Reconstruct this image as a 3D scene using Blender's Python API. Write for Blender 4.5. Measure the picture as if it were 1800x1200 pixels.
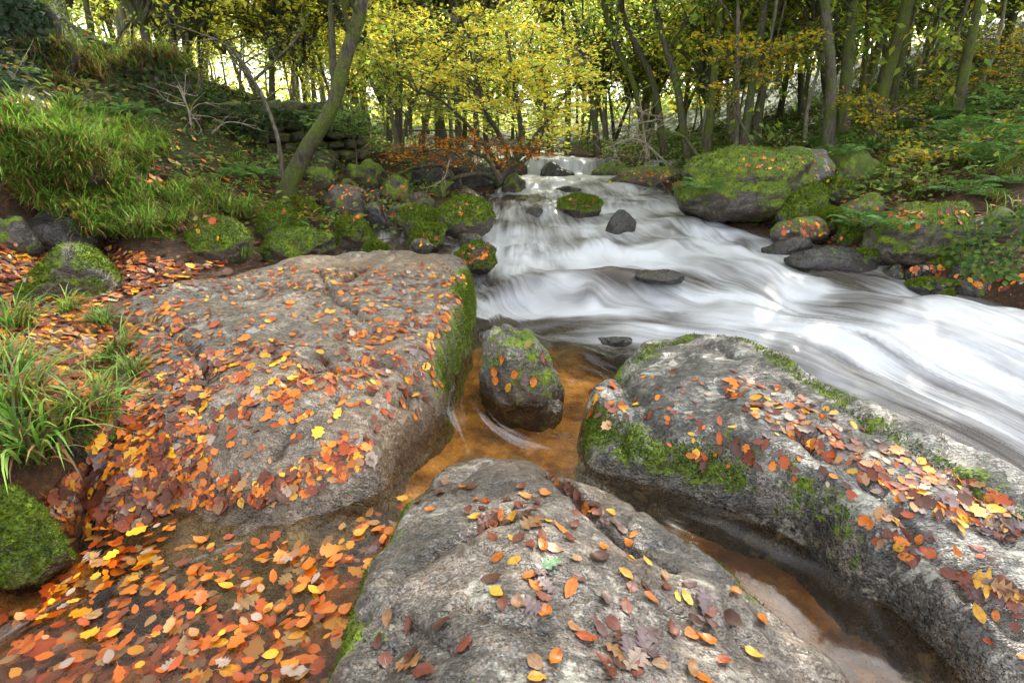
import bpy, bmesh, math, random
import numpy as np
from mathutils import Vector, Matrix
from mathutils.bvhtree import BVHTree

# ------------------------------------------------------------ camera, sky, sun, exposure
for o in list(bpy.data.objects):
    bpy.data.objects.remove(o)
scene = bpy.context.scene
COL = scene.collection
R = math.radians
rng = np.random.default_rng(7)
random.seed(7)

CAM_Z, PITCH, FPX = 1.65, R(22), 900.0
cam_d = bpy.data.cameras.new('camera')
cam_d.sensor_width = 36.0
cam_d.lens = 18.0
cam_d.clip_start, cam_d.clip_end = 0.05, 800
cam = bpy.data.objects.new('camera', cam_d)
COL.objects.link(cam)
cam.location = (0, 0, CAM_Z)
cam.rotation_euler = (R(90) - PITCH, 0, 0)
scene.camera = cam

SUN_AZ, SUN_EL = R(33), R(39)          # in front of the camera, to the right
world = bpy.data.worlds.new('World')
scene.world = world
world.use_nodes = True
wn = world.node_tree
sky = wn.nodes.new('ShaderNodeTexSky')
sky.sky_type = 'NISHITA'
sky.sun_disc = False
sky.sun_elevation = SUN_EL
sky.sun_rotation = SUN_AZ
sky.dust_density = 3.0
sky.ozone_density = 0.6
hs = wn.nodes.new('ShaderNodeHueSaturation')      # thin high cloud: a whiter sky
hs.inputs['Saturation'].default_value = 0.22
wn.links.new(sky.outputs[0], hs.inputs['Color'])
wn.links.new(hs.outputs[0], wn.nodes['Background'].inputs[0])
wn.nodes['Background'].inputs[1].default_value = 0.15
sun_d = bpy.data.lights.new('sun', 'SUN')
sun_d.energy = 3.0
sun_d.angle = R(0.5)
sun_d.color = (1.0, 0.93, 0.80)
sun = bpy.data.objects.new('sun', sun_d)
COL.objects.link(sun)
sdir = Vector((math.sin(SUN_AZ) * math.cos(SUN_EL), math.cos(SUN_AZ) * math.cos(SUN_EL), math.sin(SUN_EL)))
sun.rotation_euler = sdir.to_track_quat('Z', 'Y').to_euler()
vs = scene.view_settings
vs.view_transform = 'Standard'
vs.look = 'None'
vs.exposure = 2.5
vs.gamma = 1.0
vs.use_curve_mapping = False
scene.cycles.use_denoising = True
scene.cycles.use_adaptive_sampling = True
scene.cycles.adaptive_threshold = 0.03
scene.cycles.max_bounces = 5
scene.cycles.diffuse_bounces = 3
scene.cycles.glossy_bounces = 2
scene.cycles.transmission_bounces = 4
scene.cycles.transparent_max_bounces = 6
scene.cycles.caustics_reflective = False
scene.cycles.caustics_refractive = False
scene.cycles.sample_clamp_indirect = 4.0

# ------------------------------------------------------------ helpers: pixels of the photo -> places
CP, SP = math.cos(PITCH), math.sin(PITCH)
def ray(u, v):
    r = (u - 900) / FPX; s = (600 - v) / FPX
    return np.array([r, CP + s * SP, -SP + s * CP])
def atz(u, v, z):
    d = ray(u, v); return d * ((z - CAM_Z) / d[2]) + [0, 0, CAM_Z]
def aty(u, v, y):
    d = ray(u, v); return d * (y / d[1]) + [0, 0, CAM_Z]
def pxm(u, v, y):                       # pixels per metre at that place
    d = ray(u, v); return FPX / (y / d[1])

# ------------------------------------------------------------ helpers: noise and interpolation
_P = np.random.default_rng(3).permutation(256).astype(np.int32)
_P = np.concatenate([_P, _P, _P])
_G = np.random.default_rng(4).normal(size=(256, 3)); _G /= np.linalg.norm(_G, axis=1)[:, None]
def perlin(p):
    p = np.asarray(p, float)
    i = np.floor(p).astype(np.int64); f = p - i; i = (i & 255).astype(np.int32)
    w = f * f * f * (f * (f * 6 - 15) + 10)
    out = np.zeros(len(p))
    for dx in (0, 1):
        wx = w[:, 0] if dx else 1 - w[:, 0]
        for dy in (0, 1):
            wy = w[:, 1] if dy else 1 - w[:, 1]
            for dz in (0, 1):
                wz = w[:, 2] if dz else 1 - w[:, 2]
                h = _P[_P[_P[i[:, 0] + dx] + i[:, 1] + dy] + i[:, 2] + dz]
                g = _G[h & 255]
                out += wx * wy * wz * (g[:, 0] * (f[:, 0] - dx) + g[:, 1] * (f[:, 1] - dy) + g[:, 2] * (f[:, 2] - dz))
    return out * 1.6
def fbm(p, octaves=4, gain=0.5):
    p = np.asarray(p, float); a, t = 1.0, np.zeros(len(p))
    for k in range(octaves):
        t += a * perlin(p * 2 ** k + 17.3 * k); a *= gain
    return t
def fbm2(x, y, sc, octaves=4, seed=0.0):
    return fbm(np.stack([x * sc + seed, y * sc - seed, np.full_like(x, seed * 1.7)], 1), octaves)
def sstep(a, b, x):
    t = np.clip((x - a) / (b - a), 0, 1); return t * t * (3 - 2 * t)

class RBF:                              # smooth surface through scattered heights
    def __init__(self, pts, val, c=0.5, reg=1e-3):
        self.p = np.asarray(pts, float); self.c = c; n = len(self.p)
        A = self.k(self.p) + np.eye(n) * reg
        P = np.c_[np.ones(n), self.p]
        M = np.block([[A, P], [P.T, np.zeros((3, 3))]])
        self.w = np.linalg.solve(M, np.r_[np.asarray(val, float), 0, 0, 0])
    def k(self, q):
        d = ((q[:, None, :] - self.p[None]) ** 2).sum(-1)
        return -np.sqrt(d + self.c ** 2)
    def __call__(self, q):
        q = np.asarray(q, float); out = np.zeros(len(q)); n = len(self.p)
        for a in range(0, len(q), 20000):
            b = q[a:a + 20000]
            out[a:a + 20000] = self.k(b) @ self.w[:n] + self.w[n] + b @ self.w[n + 1:]
        return out
def poly_dist(q, poly):                 # signed distance, positive inside
    q = np.asarray(q, float); poly = np.asarray(poly, float)
    d = np.full(len(q), 1e9); inside = np.zeros(len(q), bool)
    for k in range(len(poly)):
        a, b = poly[k], poly[(k + 1) % len(poly)]
        ab = b - a; t = np.clip(((q - a) @ ab) / (ab @ ab), 0, 1)
        d = np.minimum(d, np.hypot(*(q - a - t[:, None] * ab).T))
        c = ((a[1] > q[:, 1]) != (b[1] > q[:, 1]))
        with np.errstate(divide='ignore', invalid='ignore'):
            xi = (b[0] - a[0]) * (q[:, 1] - a[1]) / (b[1] - a[1]) + a[0]
        inside ^= c & (q[:, 0] < xi)
    return np.where(inside, d, -d)
def smooth_poly(poly, n=3):
    p = np.asarray(poly, float)
    for _ in range(n):
        q = np.roll(p, -1, 0); p = np.stack([p * .75 + q * .25, p * .25 + q * .75], 1).reshape(-1, 2)
    return p

# ------------------------------------------------------------ helpers: meshes and objects
def mesh_np(name, verts, faces, mats, smooth=True, attrs=None, uv=None, fmat=None):
    """faces: (n,3) or (n,4) array, or a list of such arrays"""
    me = bpy.data.meshes.new(name)
    fl = faces if isinstance(faces, list) else [faces]
    fl = [np.asarray(f, np.int32) for f in fl if len(f)]
    verts = np.asarray(verts, np.float32)
    me.vertices.add(len(verts)); me.vertices.foreach_set('co', verts.ravel())
    loops = np.concatenate([f.ravel() for f in fl])
    tot = np.concatenate([np.full(len(f), f.shape[1], np.int32) for f in fl])
    start = np.concatenate([[0], np.cumsum(tot)[:-1]]).astype(np.int32)
    me.loops.add(len(loops)); me.loops.foreach_set('vertex_index', loops)
    me.polygons.add(len(tot)); me.polygons.foreach_set('loop_start', start); me.polygons.foreach_set('loop_total', tot)
    me.update(calc_edges=True)
    me.validate()
    if smooth:
        me.polygons.foreach_set('use_smooth', np.ones(len(tot), bool))
    if fmat is not None:
        me.polygons.foreach_set('material_index', np.asarray(fmat, np.int32))
    for m in (mats if isinstance(mats, (list, tuple)) else [mats]):
        me.materials.append(m)
    for k, a in (attrs or {}).items():
        a = np.asarray(a, np.float32)
        if a.ndim == 1:
            at = me.attributes.new(k, 'FLOAT', 'POINT'); at.data.foreach_set('value', a)
        else:
            if a.shape[1] == 3: a = np.c_[a, np.ones(len(a), np.float32)]
            at = me.attributes.new(k, 'FLOAT_COLOR', 'POINT'); at.data.foreach_set('color', a.ravel())
    if uv is not None:
        l = me.uv_layers.new(name='UVMap'); l.data.foreach_set('uv', np.asarray(uv, np.float32)[loops].ravel())
    return me
def put(name, me, parent=None, loc=None, rot=None, scale=None):
    o = bpy.data.objects.new(name, me); COL.objects.link(o)
    if parent is not None: o.parent = parent
    if loc is not None: o.location = [float(c) for c in loc]
    if rot is not None: o.rotation_euler = [float(c) for c in rot]
    if scale is not None: o.scale = scale if hasattr(scale, '__len__') else (scale,) * 3
    return o
def tag(o, label=None, cat=None, group=None, kind=None):
    if label: o['label'] = label
    if cat: o['category'] = cat
    if group: o['group'] = group
    if kind: o['kind'] = kind
    return o
def empty(name, loc=(0, 0, 0), rot=(0, 0, 0)):
    return put(name, None, None, loc, rot)
class MB:                               # gathers verts/faces/attributes
    def __init__(self): self.v, self.q, self.t, self.c, self.n, self.qm, self.tm = [], [], [], [], 0, [], []
    def add(self, v, quads=None, tris=None, col=None, mat=0):
        v = np.asarray(v, float).reshape(-1, 3)
        if quads is not None and len(quads): self.q.append(np.asarray(quads) + self.n); self.qm.append(np.full(len(quads), mat))
        if tris is not None and len(tris): self.t.append(np.asarray(tris) + self.n); self.tm.append(np.full(len(tris), mat))
        self.v.append(v); self.n += len(v)
        if col is None: col = (1, 1, 1)
        col = np.asarray(col, float)
        self.c.append(np.broadcast_to(col, (len(v), 3)))
    def mesh(self, name, mats, smooth=True):
        fl = [np.concatenate(x) for x in (self.q, self.t) if x]
        fm = np.concatenate(([np.concatenate(self.qm)] if self.q else []) + ([np.concatenate(self.tm)] if self.t else []))
        return mesh_np(name, np.concatenate(self.v), fl, mats, smooth, {'Col': np.concatenate(self.c)}, fmat=fm)
    def tube(self, path, rad, sides=7, mat=0, col=None, bump=0.0):
        path = np.asarray(path, float); n = len(path); rad = np.broadcast_to(rad, n)
        tg = np.gradient(path, axis=0); tg /= np.linalg.norm(tg, axis=1)[:, None] + 1e-9
        ref = np.array([1.0, 0.2, 0.1]) if abs(tg[0][0]) < .8 else np.array([0.1, 1.0, .2])
        a = np.cross(tg, ref); a /= np.linalg.norm(a, axis=1)[:, None]; b = np.cross(tg, a)
        th = np.linspace(0, 2 * math.pi, sides, endpoint=False)
        rr = rad[:, None] * (1 + bump * np.sin(th * 3 + path[:, 2:3] * 4) * .5 + bump * rng.normal(size=(n, sides)) * .4)
        v = path[:, None] + rr[..., None] * (np.cos(th)[None, :, None] * a[:, None] + np.sin(th)[None, :, None] * b[:, None])
        i = np.arange(n - 1)[:, None] * sides; j = np.arange(sides)[None]; k = (j + 1) % sides
        q = np.stack([i + j, i + k, i + sides + k, i + sides + j], -1).reshape(-1, 4)
        self.add(v.reshape(-1, 3), quads=q, mat=mat, col=col)
def bez(pts, n):                        # smooth path through points
    p = np.asarray(pts, float)
    if len(p) == 2: return p[0] + (p[1] - p[0]) * np.linspace(0, 1, n)[:, None]
    q = np.vstack([2 * p[0] - p[1], p, 2 * p[-1] - p[-2]])
    out = []
    for t in np.linspace(0, len(p) - 1 - 1e-6, n):
        k = int(t); f = t - k; a, b, c, d = q[k:k + 4]
        out.append(.5 * (2 * b + (c - a) * f + (2 * a - 5 * b + 4 * c - d) * f * f + (3 * b - a - 3 * c + d) * f ** 3))
    return np.array(out)

# ------------------------------------------------------------ helpers: materials
def nmat(name):
    m = bpy.data.materials.new(name); m.use_nodes = True
    nt = m.node_tree; nt.nodes.clear()
    return m, nt
def nd(nt, typ, ins=None, **props):
    n = nt.nodes.new('ShaderNode' + typ)
    for k, v in props.items(): setattr(n, k, v)
    for k, v in (ins or {}).items():
        s = n.inputs[k]
        if isinstance(v, bpy.types.NodeSocket): nt.links.new(v, s)
        elif isinstance(v, bpy.types.Node): nt.links.new(v.outputs[0], s)
        else:
            if hasattr(v, '__len__') and len(v) == 3 and s.type == 'RGBA': v = (*v, 1)
            s.default_value = v
    return n
def mixc(nt, fac, a, b, mode='MIX'):
    n = nt.nodes.new('ShaderNodeMix'); n.data_type = 'RGBA'; n.blend_type = mode
    for s, v in ((n.inputs[0], fac), (n.inputs[6], a), (n.inputs[7], b)):
        if isinstance(v, bpy.types.NodeSocket): nt.links.new(v, s)
        elif isinstance(v, bpy.types.Node): nt.links.new(v.outputs[0], s)
        else: s.default_value = (*v, 1) if hasattr(v, '__len__') and len(v) == 3 else v
    return n.outputs[2]
def math_(nt, op, a, b=0.0, clamp=False):
    n = nt.nodes.new('ShaderNodeMath'); n.operation = op; n.use_clamp = clamp
    for s, v in zip(n.inputs, (a, b)):
        if isinstance(v, bpy.types.NodeSocket): nt.links.new(v, s)
        elif isinstance(v, bpy.types.Node): nt.links.new(v.outputs[0], s)
        else: s.default_value = v
    return n.outputs[0]
def ramp(nt, fac, stops):
    n = nt.nodes.new('ShaderNodeValToRGB'); e = n.color_ramp.elements
    while len(e) < len(stops): e.new(0.5)
    for k, (p, c) in enumerate(stops):
        e[k].position = p
        if not hasattr(c, '__len__'): c = (c, c, c)
        e[k].color = (*c, 1)
    nt.links.new(fac if isinstance(fac, bpy.types.NodeSocket) else fac.outputs[0], n.inputs[0])
    return n.outputs[0]
def noise(nt, vec, scale, detail=4, rough=.55, dist=0.0):
    n = nd(nt, 'TexNoise', {'Vector': vec, 'Scale': scale, 'Detail': detail, 'Roughness': rough, 'Distortion': dist})
    return n.outputs[0]
def out(nt, sh):
    o = nt.nodes.new('ShaderNodeOutputMaterial'); nt.links.new(sh.outputs[0] if not isinstance(sh, bpy.types.NodeSocket) else sh, o.inputs[0])

def rock_mat(name, base, light, dark, stain=.5, grain=1.0, lichen=.55, moss=(.135, .205, .010), moss2=(.014, .026, .004), rough=.42, warm_amt=.25, sc=(1, 1, 1), rz=0.0):
    m, nt = nmat(name)
    tc = nd(nt, 'TexCoord').outputs[3]
    gr = nd(nt, 'Mapping', {'Vector': tc, 'Rotation': (0, 0, rz), 'Scale': sc}).outputs[0]
    big = noise(nt, gr, 2.0, 3, .62); mid = noise(nt, tc, 8, 3, .65); fine = noise(nt, tc, 60, 2, .7)
    vor = nd(nt, 'TexVoronoi', {'Vector': tc, 'Scale': 165 * grain})
    sep = nd(nt, 'SeparateColor', {0: vor.outputs['Color']})
    c = mixc(nt, ramp(nt, fine, [(.30, 0), (.68, 1)]), base, light)
    c = mixc(nt, math_(nt, 'MULTIPLY', ramp(nt, sep.outputs[0], [(.72, 0), (.78, 1)]), .72), c, dark)            # mica
    c = mixc(nt, math_(nt, 'MULTIPLY', ramp(nt, sep.outputs[1], [(.76, 0), (.82, 1)]), .7), c, [min(1, x * 1.55 + .01) for x in light])   # feldspar
    c = mixc(nt, math_(nt, 'MULTIPLY', ramp(nt, sep.outputs[2], [(.78, 0), (.84, 1)]), .5), c, (light[0] * 1.3, light[1] * .85, light[2] * .5))
    st = ramp(nt, math_(nt, 'ADD', math_(nt, 'MULTIPLY', big, .6), math_(nt, 'MULTIPLY', mid, .4)), [(.41, 0), (.51, 1)])
    c = mixc(nt, math_(nt, 'MULTIPLY', st, stain), c, mixc(nt, .78, c, dark))
    li = ramp(nt, noise(nt, tc, 5.3, 4, .75, .4), [(lichen + .06, 0), (lichen + .09, 1)])
    c = mixc(nt, math_(nt, 'MULTIPLY', li, .5), c, [min(.42, x * 1.7) for x in (light[0], light[0], light[0] * .82)])
    sp = ramp(nt, noise(nt, gr, 22, 3, .7), [(.40, 1), (.54, 0)])
    c = mixc(nt, math_(nt, 'MULTIPLY', sp, .6), c, mixc(nt, .7, c, dark))
    warm = ramp(nt, noise(nt, tc, 1.1, 2), [(.45, 0), (.65, warm_amt)])
    c = mixc(nt, warm, c, (light[0] * 1.05, light[1] * .7, light[2] * .42))
    at = nd(nt, 'Attribute', attribute_name='moss').outputs['Fac']
    mf = math_(nt, 'ADD', at, math_(nt, 'MULTIPLY', math_(nt, 'SUBTRACT', noise(nt, tc, 7, 5, .8), .5), 2.4))
    mf = ramp(nt, mf, [(.46, 0), (.62, 1)])
    mcol = mixc(nt, ramp(nt, noise(nt, tc, 75, 2, .7), [(.40, 0), (.66, 1)]), moss2, moss)
    mcol = mixc(nt, ramp(nt, mid, [(.45, 0), (.75, .8)]), mcol, [moss[0] * 1.7, moss[1] * 1.5, moss[2]])
    mcol = mixc(nt, ramp(nt, noise(nt, tc, 5, 3, .7), [(.50, 0), (.66, .75)]), mcol, (.060, .048, .014))
    wet = nd(nt, 'Attribute', attribute_name='wet').outputs['Fac']  # waterline band, and on slabs the darkened cracks too
    c = mixc(nt, math_(nt, 'MULTIPLY', wet, .8), c, mixc(nt, 1.0, c, (.46, .39, .30), 'MULTIPLY'))
    c = mixc(nt, mf, c, mcol)
    h = math_(nt, 'ADD', math_(nt, 'ADD', math_(nt, 'MULTIPLY', mid, .8), math_(nt, 'MULTIPLY', sp, -.22)), math_(nt, 'MULTIPLY', fine, .22))
    bp = nd(nt, 'Bump', {'Height': h, 'Strength': .9, 'Distance': .032})
    rg = math_(nt, 'ADD', ramp(nt, mid, [(.35, rough - .14), (.7, rough + .2)]), math_(nt, 'MULTIPLY', mf, .4), True)
    rg = math_(nt, 'SUBTRACT', rg, math_(nt, 'MULTIPLY', wet, .3), True)
    b = nd(nt, 'BsdfPrincipled', {'Base Color': c, 'Roughness': rg, 'Normal': bp, 'Specular IOR Level': .45})
    out(nt, b)
    return m

def leafy_mat(name, transl=.45, rough=.5, spec=.35, veins=False, bright=1.0):
    """colour comes from each leaf's own colour attribute"""
    m, nt = nmat(name)
    col = nd(nt, 'Attribute', attribute_name='Col').outputs['Color']
    if bright != 1.0: col = mixc(nt, 1.0, col, (bright,) * 3, 'MULTIPLY')
    nrm = None
    if veins:
        uv = nd(nt, 'TexCoord').outputs[2]
        sp = nd(nt, 'SeparateXYZ', {0: uv})
        ax = math_(nt, 'ABSOLUTE', sp.outputs[0])
        ph = math_(nt, 'SUBTRACT', math_(nt, 'MULTIPLY', sp.outputs[1], 58.0), math_(nt, 'MULTIPLY', ax, 70.0))
        w = ramp(nt, math_(nt, 'SINE', ph), [(.0, 0), (.8, 0), (1.0, 1)])
        mid = ramp(nt, ax, [(.0, 1), (.03, 0)])
        vn = math_(nt, 'MAXIMUM', math_(nt, 'MULTIPLY', w, .55), mid)
        oi = nd(nt, 'ObjectInfo')
        bl = noise(nt, nd(nt, 'VectorMath', {0: uv, 1: nd(nt, 'CombineXYZ', {0: math_(nt, 'MULTIPLY', oi.outputs['Random'], 40)})}, operation='ADD').outputs[0], 4.0, 4, .7)
        col = mixc(nt, ramp(nt, bl, [(.42, 0), (.72, .75)]), col, mixc(nt, .75, col, (.05, .015, .006)))
        col = mixc(nt, math_(nt, 'MULTIPLY', vn, .4), col, mixc(nt, .7, col, (.04, .01, .004)))
        nrm = nd(nt, 'Bump', {'Height': vn, 'Strength': .4, 'Distance': .002})
    ins = {'Base Color': col, 'Roughness': rough, 'Specular IOR Level': spec}
    if nrm: ins['Normal'] = nrm
    b = nd(nt, 'BsdfPrincipled', ins)
    t = nd(nt, 'BsdfTranslucent', {'Color': col})
    out(nt, nd(nt, 'MixShader', {0: transl, 1: b, 2: t}))
    return m

def bark_mat(name, base, dark, moss_amt, moss=(.07, .10, .012)):
    m, nt = nmat(name)
    tc = nd(nt, 'TexCoord').outputs[3]
    st = nd(nt, 'Mapping', {'Vector': tc, 'Scale': (1, 1, .22)})
    n1 = noise(nt, st, 22, 5, .7); n2 = noise(nt, tc, 2.2, 4, .6)
    c = mixc(nt, ramp(nt, n1, [(.35, 0), (.68, 1)]), dark, base)
    ms = ramp(nt, math_(nt, 'ADD', math_(nt, 'MULTIPLY', n2, .7), math_(nt, 'MULTIPLY', noise(nt, tc, 14, 4, .7), .3)), [(.62 - moss_amt * .3, 0), (.72 - moss_amt * .3, 1)])
    c = mixc(nt, ms, c, mixc(nt, ramp(nt, noise(nt, tc, 60, 3), [(.3, 0), (.7, 1)]), [x * .35 for x in moss], moss))
    bp = nd(nt, 'Bump', {'Height': math_(nt, 'ADD', n1, math_(nt, 'MULTIPLY', ms, .5)), 'Strength': .8, 'Distance': .03})
    out(nt, nd(nt, 'BsdfPrincipled', {'Base Color': c, 'Roughness': .85, 'Normal': bp, 'Specular IOR Level': .2}))
    return m

def soil_mat():
    m, nt = nmat('soil')
    tc = nd(nt, 'TexCoord').outputs[3]
    c = mixc(nt, ramp(nt, noise(nt, tc, 9, 5, .7), [(.35, 0), (.7, 1)]), (.018, .012, .007), (.075, .038, .018))
    c = mixc(nt, ramp(nt, noise(nt, tc, 26, 3, .7), [(.55, 0), (.68, 1)]), c, (.13, .05, .018))
    at = nd(nt, 'Attribute', attribute_name='green').outputs['Fac']
    g = mixc(nt, ramp(nt, noise(nt, tc, 14, 4, .7), [(.35, 0), (.7, 1)]), (.014, .022, .005), (.05, .075, .014))
    gf = ramp(nt, math_(nt, 'ADD', at, math_(nt, 'MULTIPLY', math_(nt, 'SUBTRACT', noise(nt, tc, 4, 5, .7), .5), 1.3)), [(.4, 0), (.62, 1)])
    c = mixc(nt, gf, c, g)
    bed = nd(nt, 'Attribute', attribute_name='bed').outputs['Fac']
    bc = ramp(nt, noise(nt, tc, 3.0, 5, .65), [(.32, (.05, .024, .010)), (.46, (.20, .088, .024)), (.58, (.50, .25, .06)), (.70, (.72, .44, .14))])
    bc = mixc(nt, ramp(nt, noise(nt, tc, 90, 3, .7), [(.45, 0), (.75, .45)]), bc, (.08, .04, .015))
    c = mixc(nt, bed, c, bc)
    bp = nd(nt, 'Bump', {'Height': noise(nt, tc, 30, 4, .7), 'Strength': .9, 'Distance': .04})
    out(nt, nd(nt, 'BsdfPrincipled', {'Base Color': c, 'Roughness': .8, 'Normal': bp, 'Specular IOR Level': .25}))
    return m

def water_mat():
    """turbid peat water with silky foam; 'foam' and 'murk' are set per place, streaks follow the flow (UV)"""
    m, nt = nmat('stream_water')
    uv = nd(nt, 'TexCoord').outputs[2]
    warp = nd(nt, 'TexNoise', {'Vector': uv, 'Scale': .9, 'Detail': 3}).outputs[1]
    vec = mixc(nt, .22, uv, warp, 'ADD')
    s1 = noise(nt, nd(nt, 'Mapping', {'Vector': vec, 'Scale': (.45, 3.4, 1)}), 1.0, 4, .55, .35)
    s2 = noise(nt, nd(nt, 'Mapping', {'Vector': vec, 'Scale': (.8, 15, 1)}), 1.0, 3, .6, .2)
    s3 = noise(nt, nd(nt, 'Mapping', {'Vector': vec, 'Scale': (.8, 1.5, 1)}), 1.0, 3, .55, .6)
    st = math_(nt, 'ADD', math_(nt, 'ADD', math_(nt, 'MULTIPLY', s1, .48), math_(nt, 'MULTIPLY', s2, .24)), math_(nt, 'MULTIPLY', s3, .50))
    foam = nd(nt, 'Attribute', attribute_name='foam').outputs['Fac']
    f = math_(nt, 'ADD', foam, math_(nt, 'MULTIPLY', math_(nt, 'SUBTRACT', st, .61), 2.4))
    f = ramp(nt, f, [(.24, 0), (.50, .36), (.90, 1)])
    thin = math_(nt, 'MULTIPLY', ramp(nt, s2, [(.56, 0), (.70, 1)]), math_(nt, 'MULTIPLY', foam, .8), True)
    f = math_(nt, 'MAXIMUM', f, thin)
    fcol = mixc(nt, ramp(nt, s3, [(.40, 0), (.60, 1)]), (.40, .405, .415), (.58, .60, .63))
    foam_s = nd(nt, 'BsdfPrincipled', {'Base Color': fcol, 'Roughness': .45, 'Specular IOR Level': .35})
    foam_t = nd(nt, 'BsdfTranslucent', {'Color': fcol})
    foam_m = nd(nt, 'MixShader', {0: .25, 1: foam_s, 2: foam_t})
    murk = nd(nt, 'Attribute', attribute_name='murk').outputs['Fac']
    bp = nd(nt, 'Bump', {'Height': math_(nt, 'ADD', s1, math_(nt, 'MULTIPLY', s2, .4)), 'Strength': .22, 'Distance': .05})
    trans = nd(nt, 'BsdfTransparent', {'Color': (.95, .82, .58, 1)})
    mcol = mixc(nt, s1, (.038, .033, .028), (.10, .088, .074))
    mk = nd(nt, 'BsdfDiffuse', {'Color': mcol, 'Normal': bp})
    body = nd(nt, 'MixShader', {0: murk, 1: trans, 2: mk})
    gl = nd(nt, 'BsdfGlossy', {'Color': (1, 1, 1, 1), 'Roughness': .09, 'Normal': bp})
    fr = nd(nt, 'Fresnel', {'IOR': 1.33, 'Normal': bp})
    wat = nd(nt, 'MixShader', {0: math_(nt, 'MULTIPLY', fr.outputs[0], .6), 1: body, 2: gl})
    out(nt, nd(nt, 'MixShader', {0: f, 1: wat, 2: foam_m}))
    return m

M = {}
M['slab_tan'] = rock_mat('granite_tan', (.125, .107, .084), (.27, .24, .196), (.028, .022, .016), .75, sc=(.6, 1.6, 1), rz=-.5)
M['slab_grey'] = rock_mat('granite_grey', (.092, .082, .07), (.24, .217, .187), (.018, .017, .014), .85, warm_amt=.15, sc=(.7, 1.5, 1), rz=.6)
M['slab_dark'] = rock_mat('granite_dark', (.092, .09, .08), (.25, .24, .215), (.015, .016, .015), .95, lichen=.5, warm_amt=.05, sc=(.5, 2.2, 1), rz=1.1)
M['boulder'] = rock_mat('mossy_boulder', (.052, .046, .037), (.12, .105, .086), (.010, .009, .008), .8, lichen=.56)
M['wet_rock'] = rock_mat('wet_rock', (.020, .019, .018), (.046, .043, .039), (.008, .008, .008), .6, lichen=.75, rough=.28)
M['moss_tuft'] = leafy_mat('moss_tufts', .35, .8, .1)
M['leaf'] = leafy_mat('fallen_leaf', .18, .38, .5, veins=True)
M['litter'] = leafy_mat('leaf_litter', .15, .42, .45)
M['foliage'] = leafy_mat('tree_foliage', .64, .5, .3)
M['grass'] = leafy_mat('grass_blades', .4, .38, .45)
M['fern'] = leafy_mat('fern_fronds', .4, .5, .3)
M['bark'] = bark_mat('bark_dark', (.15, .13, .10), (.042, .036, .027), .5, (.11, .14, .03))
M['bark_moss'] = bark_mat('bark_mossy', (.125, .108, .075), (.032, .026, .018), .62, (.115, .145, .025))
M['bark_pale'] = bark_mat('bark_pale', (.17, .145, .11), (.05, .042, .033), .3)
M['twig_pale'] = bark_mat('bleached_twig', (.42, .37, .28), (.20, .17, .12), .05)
M['bark_far_lifted'] = bark_mat('bark_far_lifted', (.28, .255, .19), (.11, .10, .075), .5, (.18, .22, .06))  # distant trunks: haze and fill light put into a paler bark colour
M['soil'] = soil_mat()
M['water'] = water_mat()
# ============================================================ WATER LEVEL (world heights)
FY = np.array([-5, -2, 1, 2.5, 3.5, 4.3, 4.8, 14.15, 14.25, 14.5, 16, 20, 40, 120])
FZ = np.array([-.9, -.65, -.5, -.36, -.16, -.03, .0, .04, .06, .40, .43, .52, .90, 1.9])
STEPS = [(5.3, .16), (6.55, .11), (7.9, .13), (9.4, .12), (11.3, .10)]      # ledges the stream drops over
def yy_(x, y): return y + .55 * fbm2(x, y * .45, .85, 3, 12.0) + .14 * fbm2(x, y, 2.6, 2, 15.0) - .10 * (x - 1.5)
def hvar(x, y, k): return np.clip(.85 + 1.1 * fbm2(x, y * .2, .7, 2, 20.0 + 3 * k), .15, 1.5)
CRX = lambda y: np.interp(y, [0, .8, 1.74, 2.2, 3.4, 4.2], [2.0, 1.95, 1.95, 1.62, 1.15, .6])
BUMPS = [  # pixel of the photo, level, amplitude, radius x, radius y
    (1640, 570, -.05, .20, .75, .45), (1150, 485, .2, .09, .75, .3), (1200, 395, .4, .16, .5, .45), (955, 372, .45, .15, .42, .3),
    (1330, 480, .15, .10, .6, .35), (1000, 500, .12, .10, .7, .25), (1480, 455, .2, .14, .5, .3), (1120, 430, .3, .08, .8, .25),
    (1500, 620, -.12, .10, .6, .35), (900, 480, .15, .06, .4, .2), (1740, 640, -.2, .10, .6, .4), (1290, 440, .3, .08, .5, .3), (1030, 395, .4, .07, .6, .25)]
def water_z(x, y, detail=True):
    zr = np.interp(y + (.25 * fbm2(x, y * .1, 1.6, 2, 31.0) * sstep(12.5, 14, y) if detail else 0), FY, FZ); ys = yy_(x, y) if detail else y; wd = .26 + .5 * sstep(2.2, 3.4, x) * sstep(7.5, 6, y)
    for k, (yk, hk) in enumerate(STEPS):
        hv = hvar(x, y, k) if detail else 1.0; w_ = sstep(-1, 1, (ys - yk) / (wd if detail else .5)); w2 = sstep(-.8, .8, ys - yk)
        zr = zr + hk * (hv * w_ + (1 - hv) * w2)
    if detail:
        for (u, v, z, a, rx, ry) in BUMPS:
            p = atz(u, v, z)
            zr = zr + a * np.exp(-((x - p[0]) / rx) ** 2 - ((y - p[1]) / ry) ** 2)
        zr = zr + .045 * fbm2(x, y, 1.3, 3, 5.0) * sstep(3.5, 5.0, y) + .03 * fbm2(x, y, 1.0, 2, 9.0)
    zp = -.12 * sstep(.45, 1.6, x) * sstep(3.4, 2.2, y) + (.004 * fbm2(x, y, 4, 2, 3.0) if detail else 0)
    w = sstep(-.45, .15, x - CRX(y)) if True else 0
    w = np.maximum(w, sstep(3.5, 4.7, y))
    return zp * (1 - w) + zr * w

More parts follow.
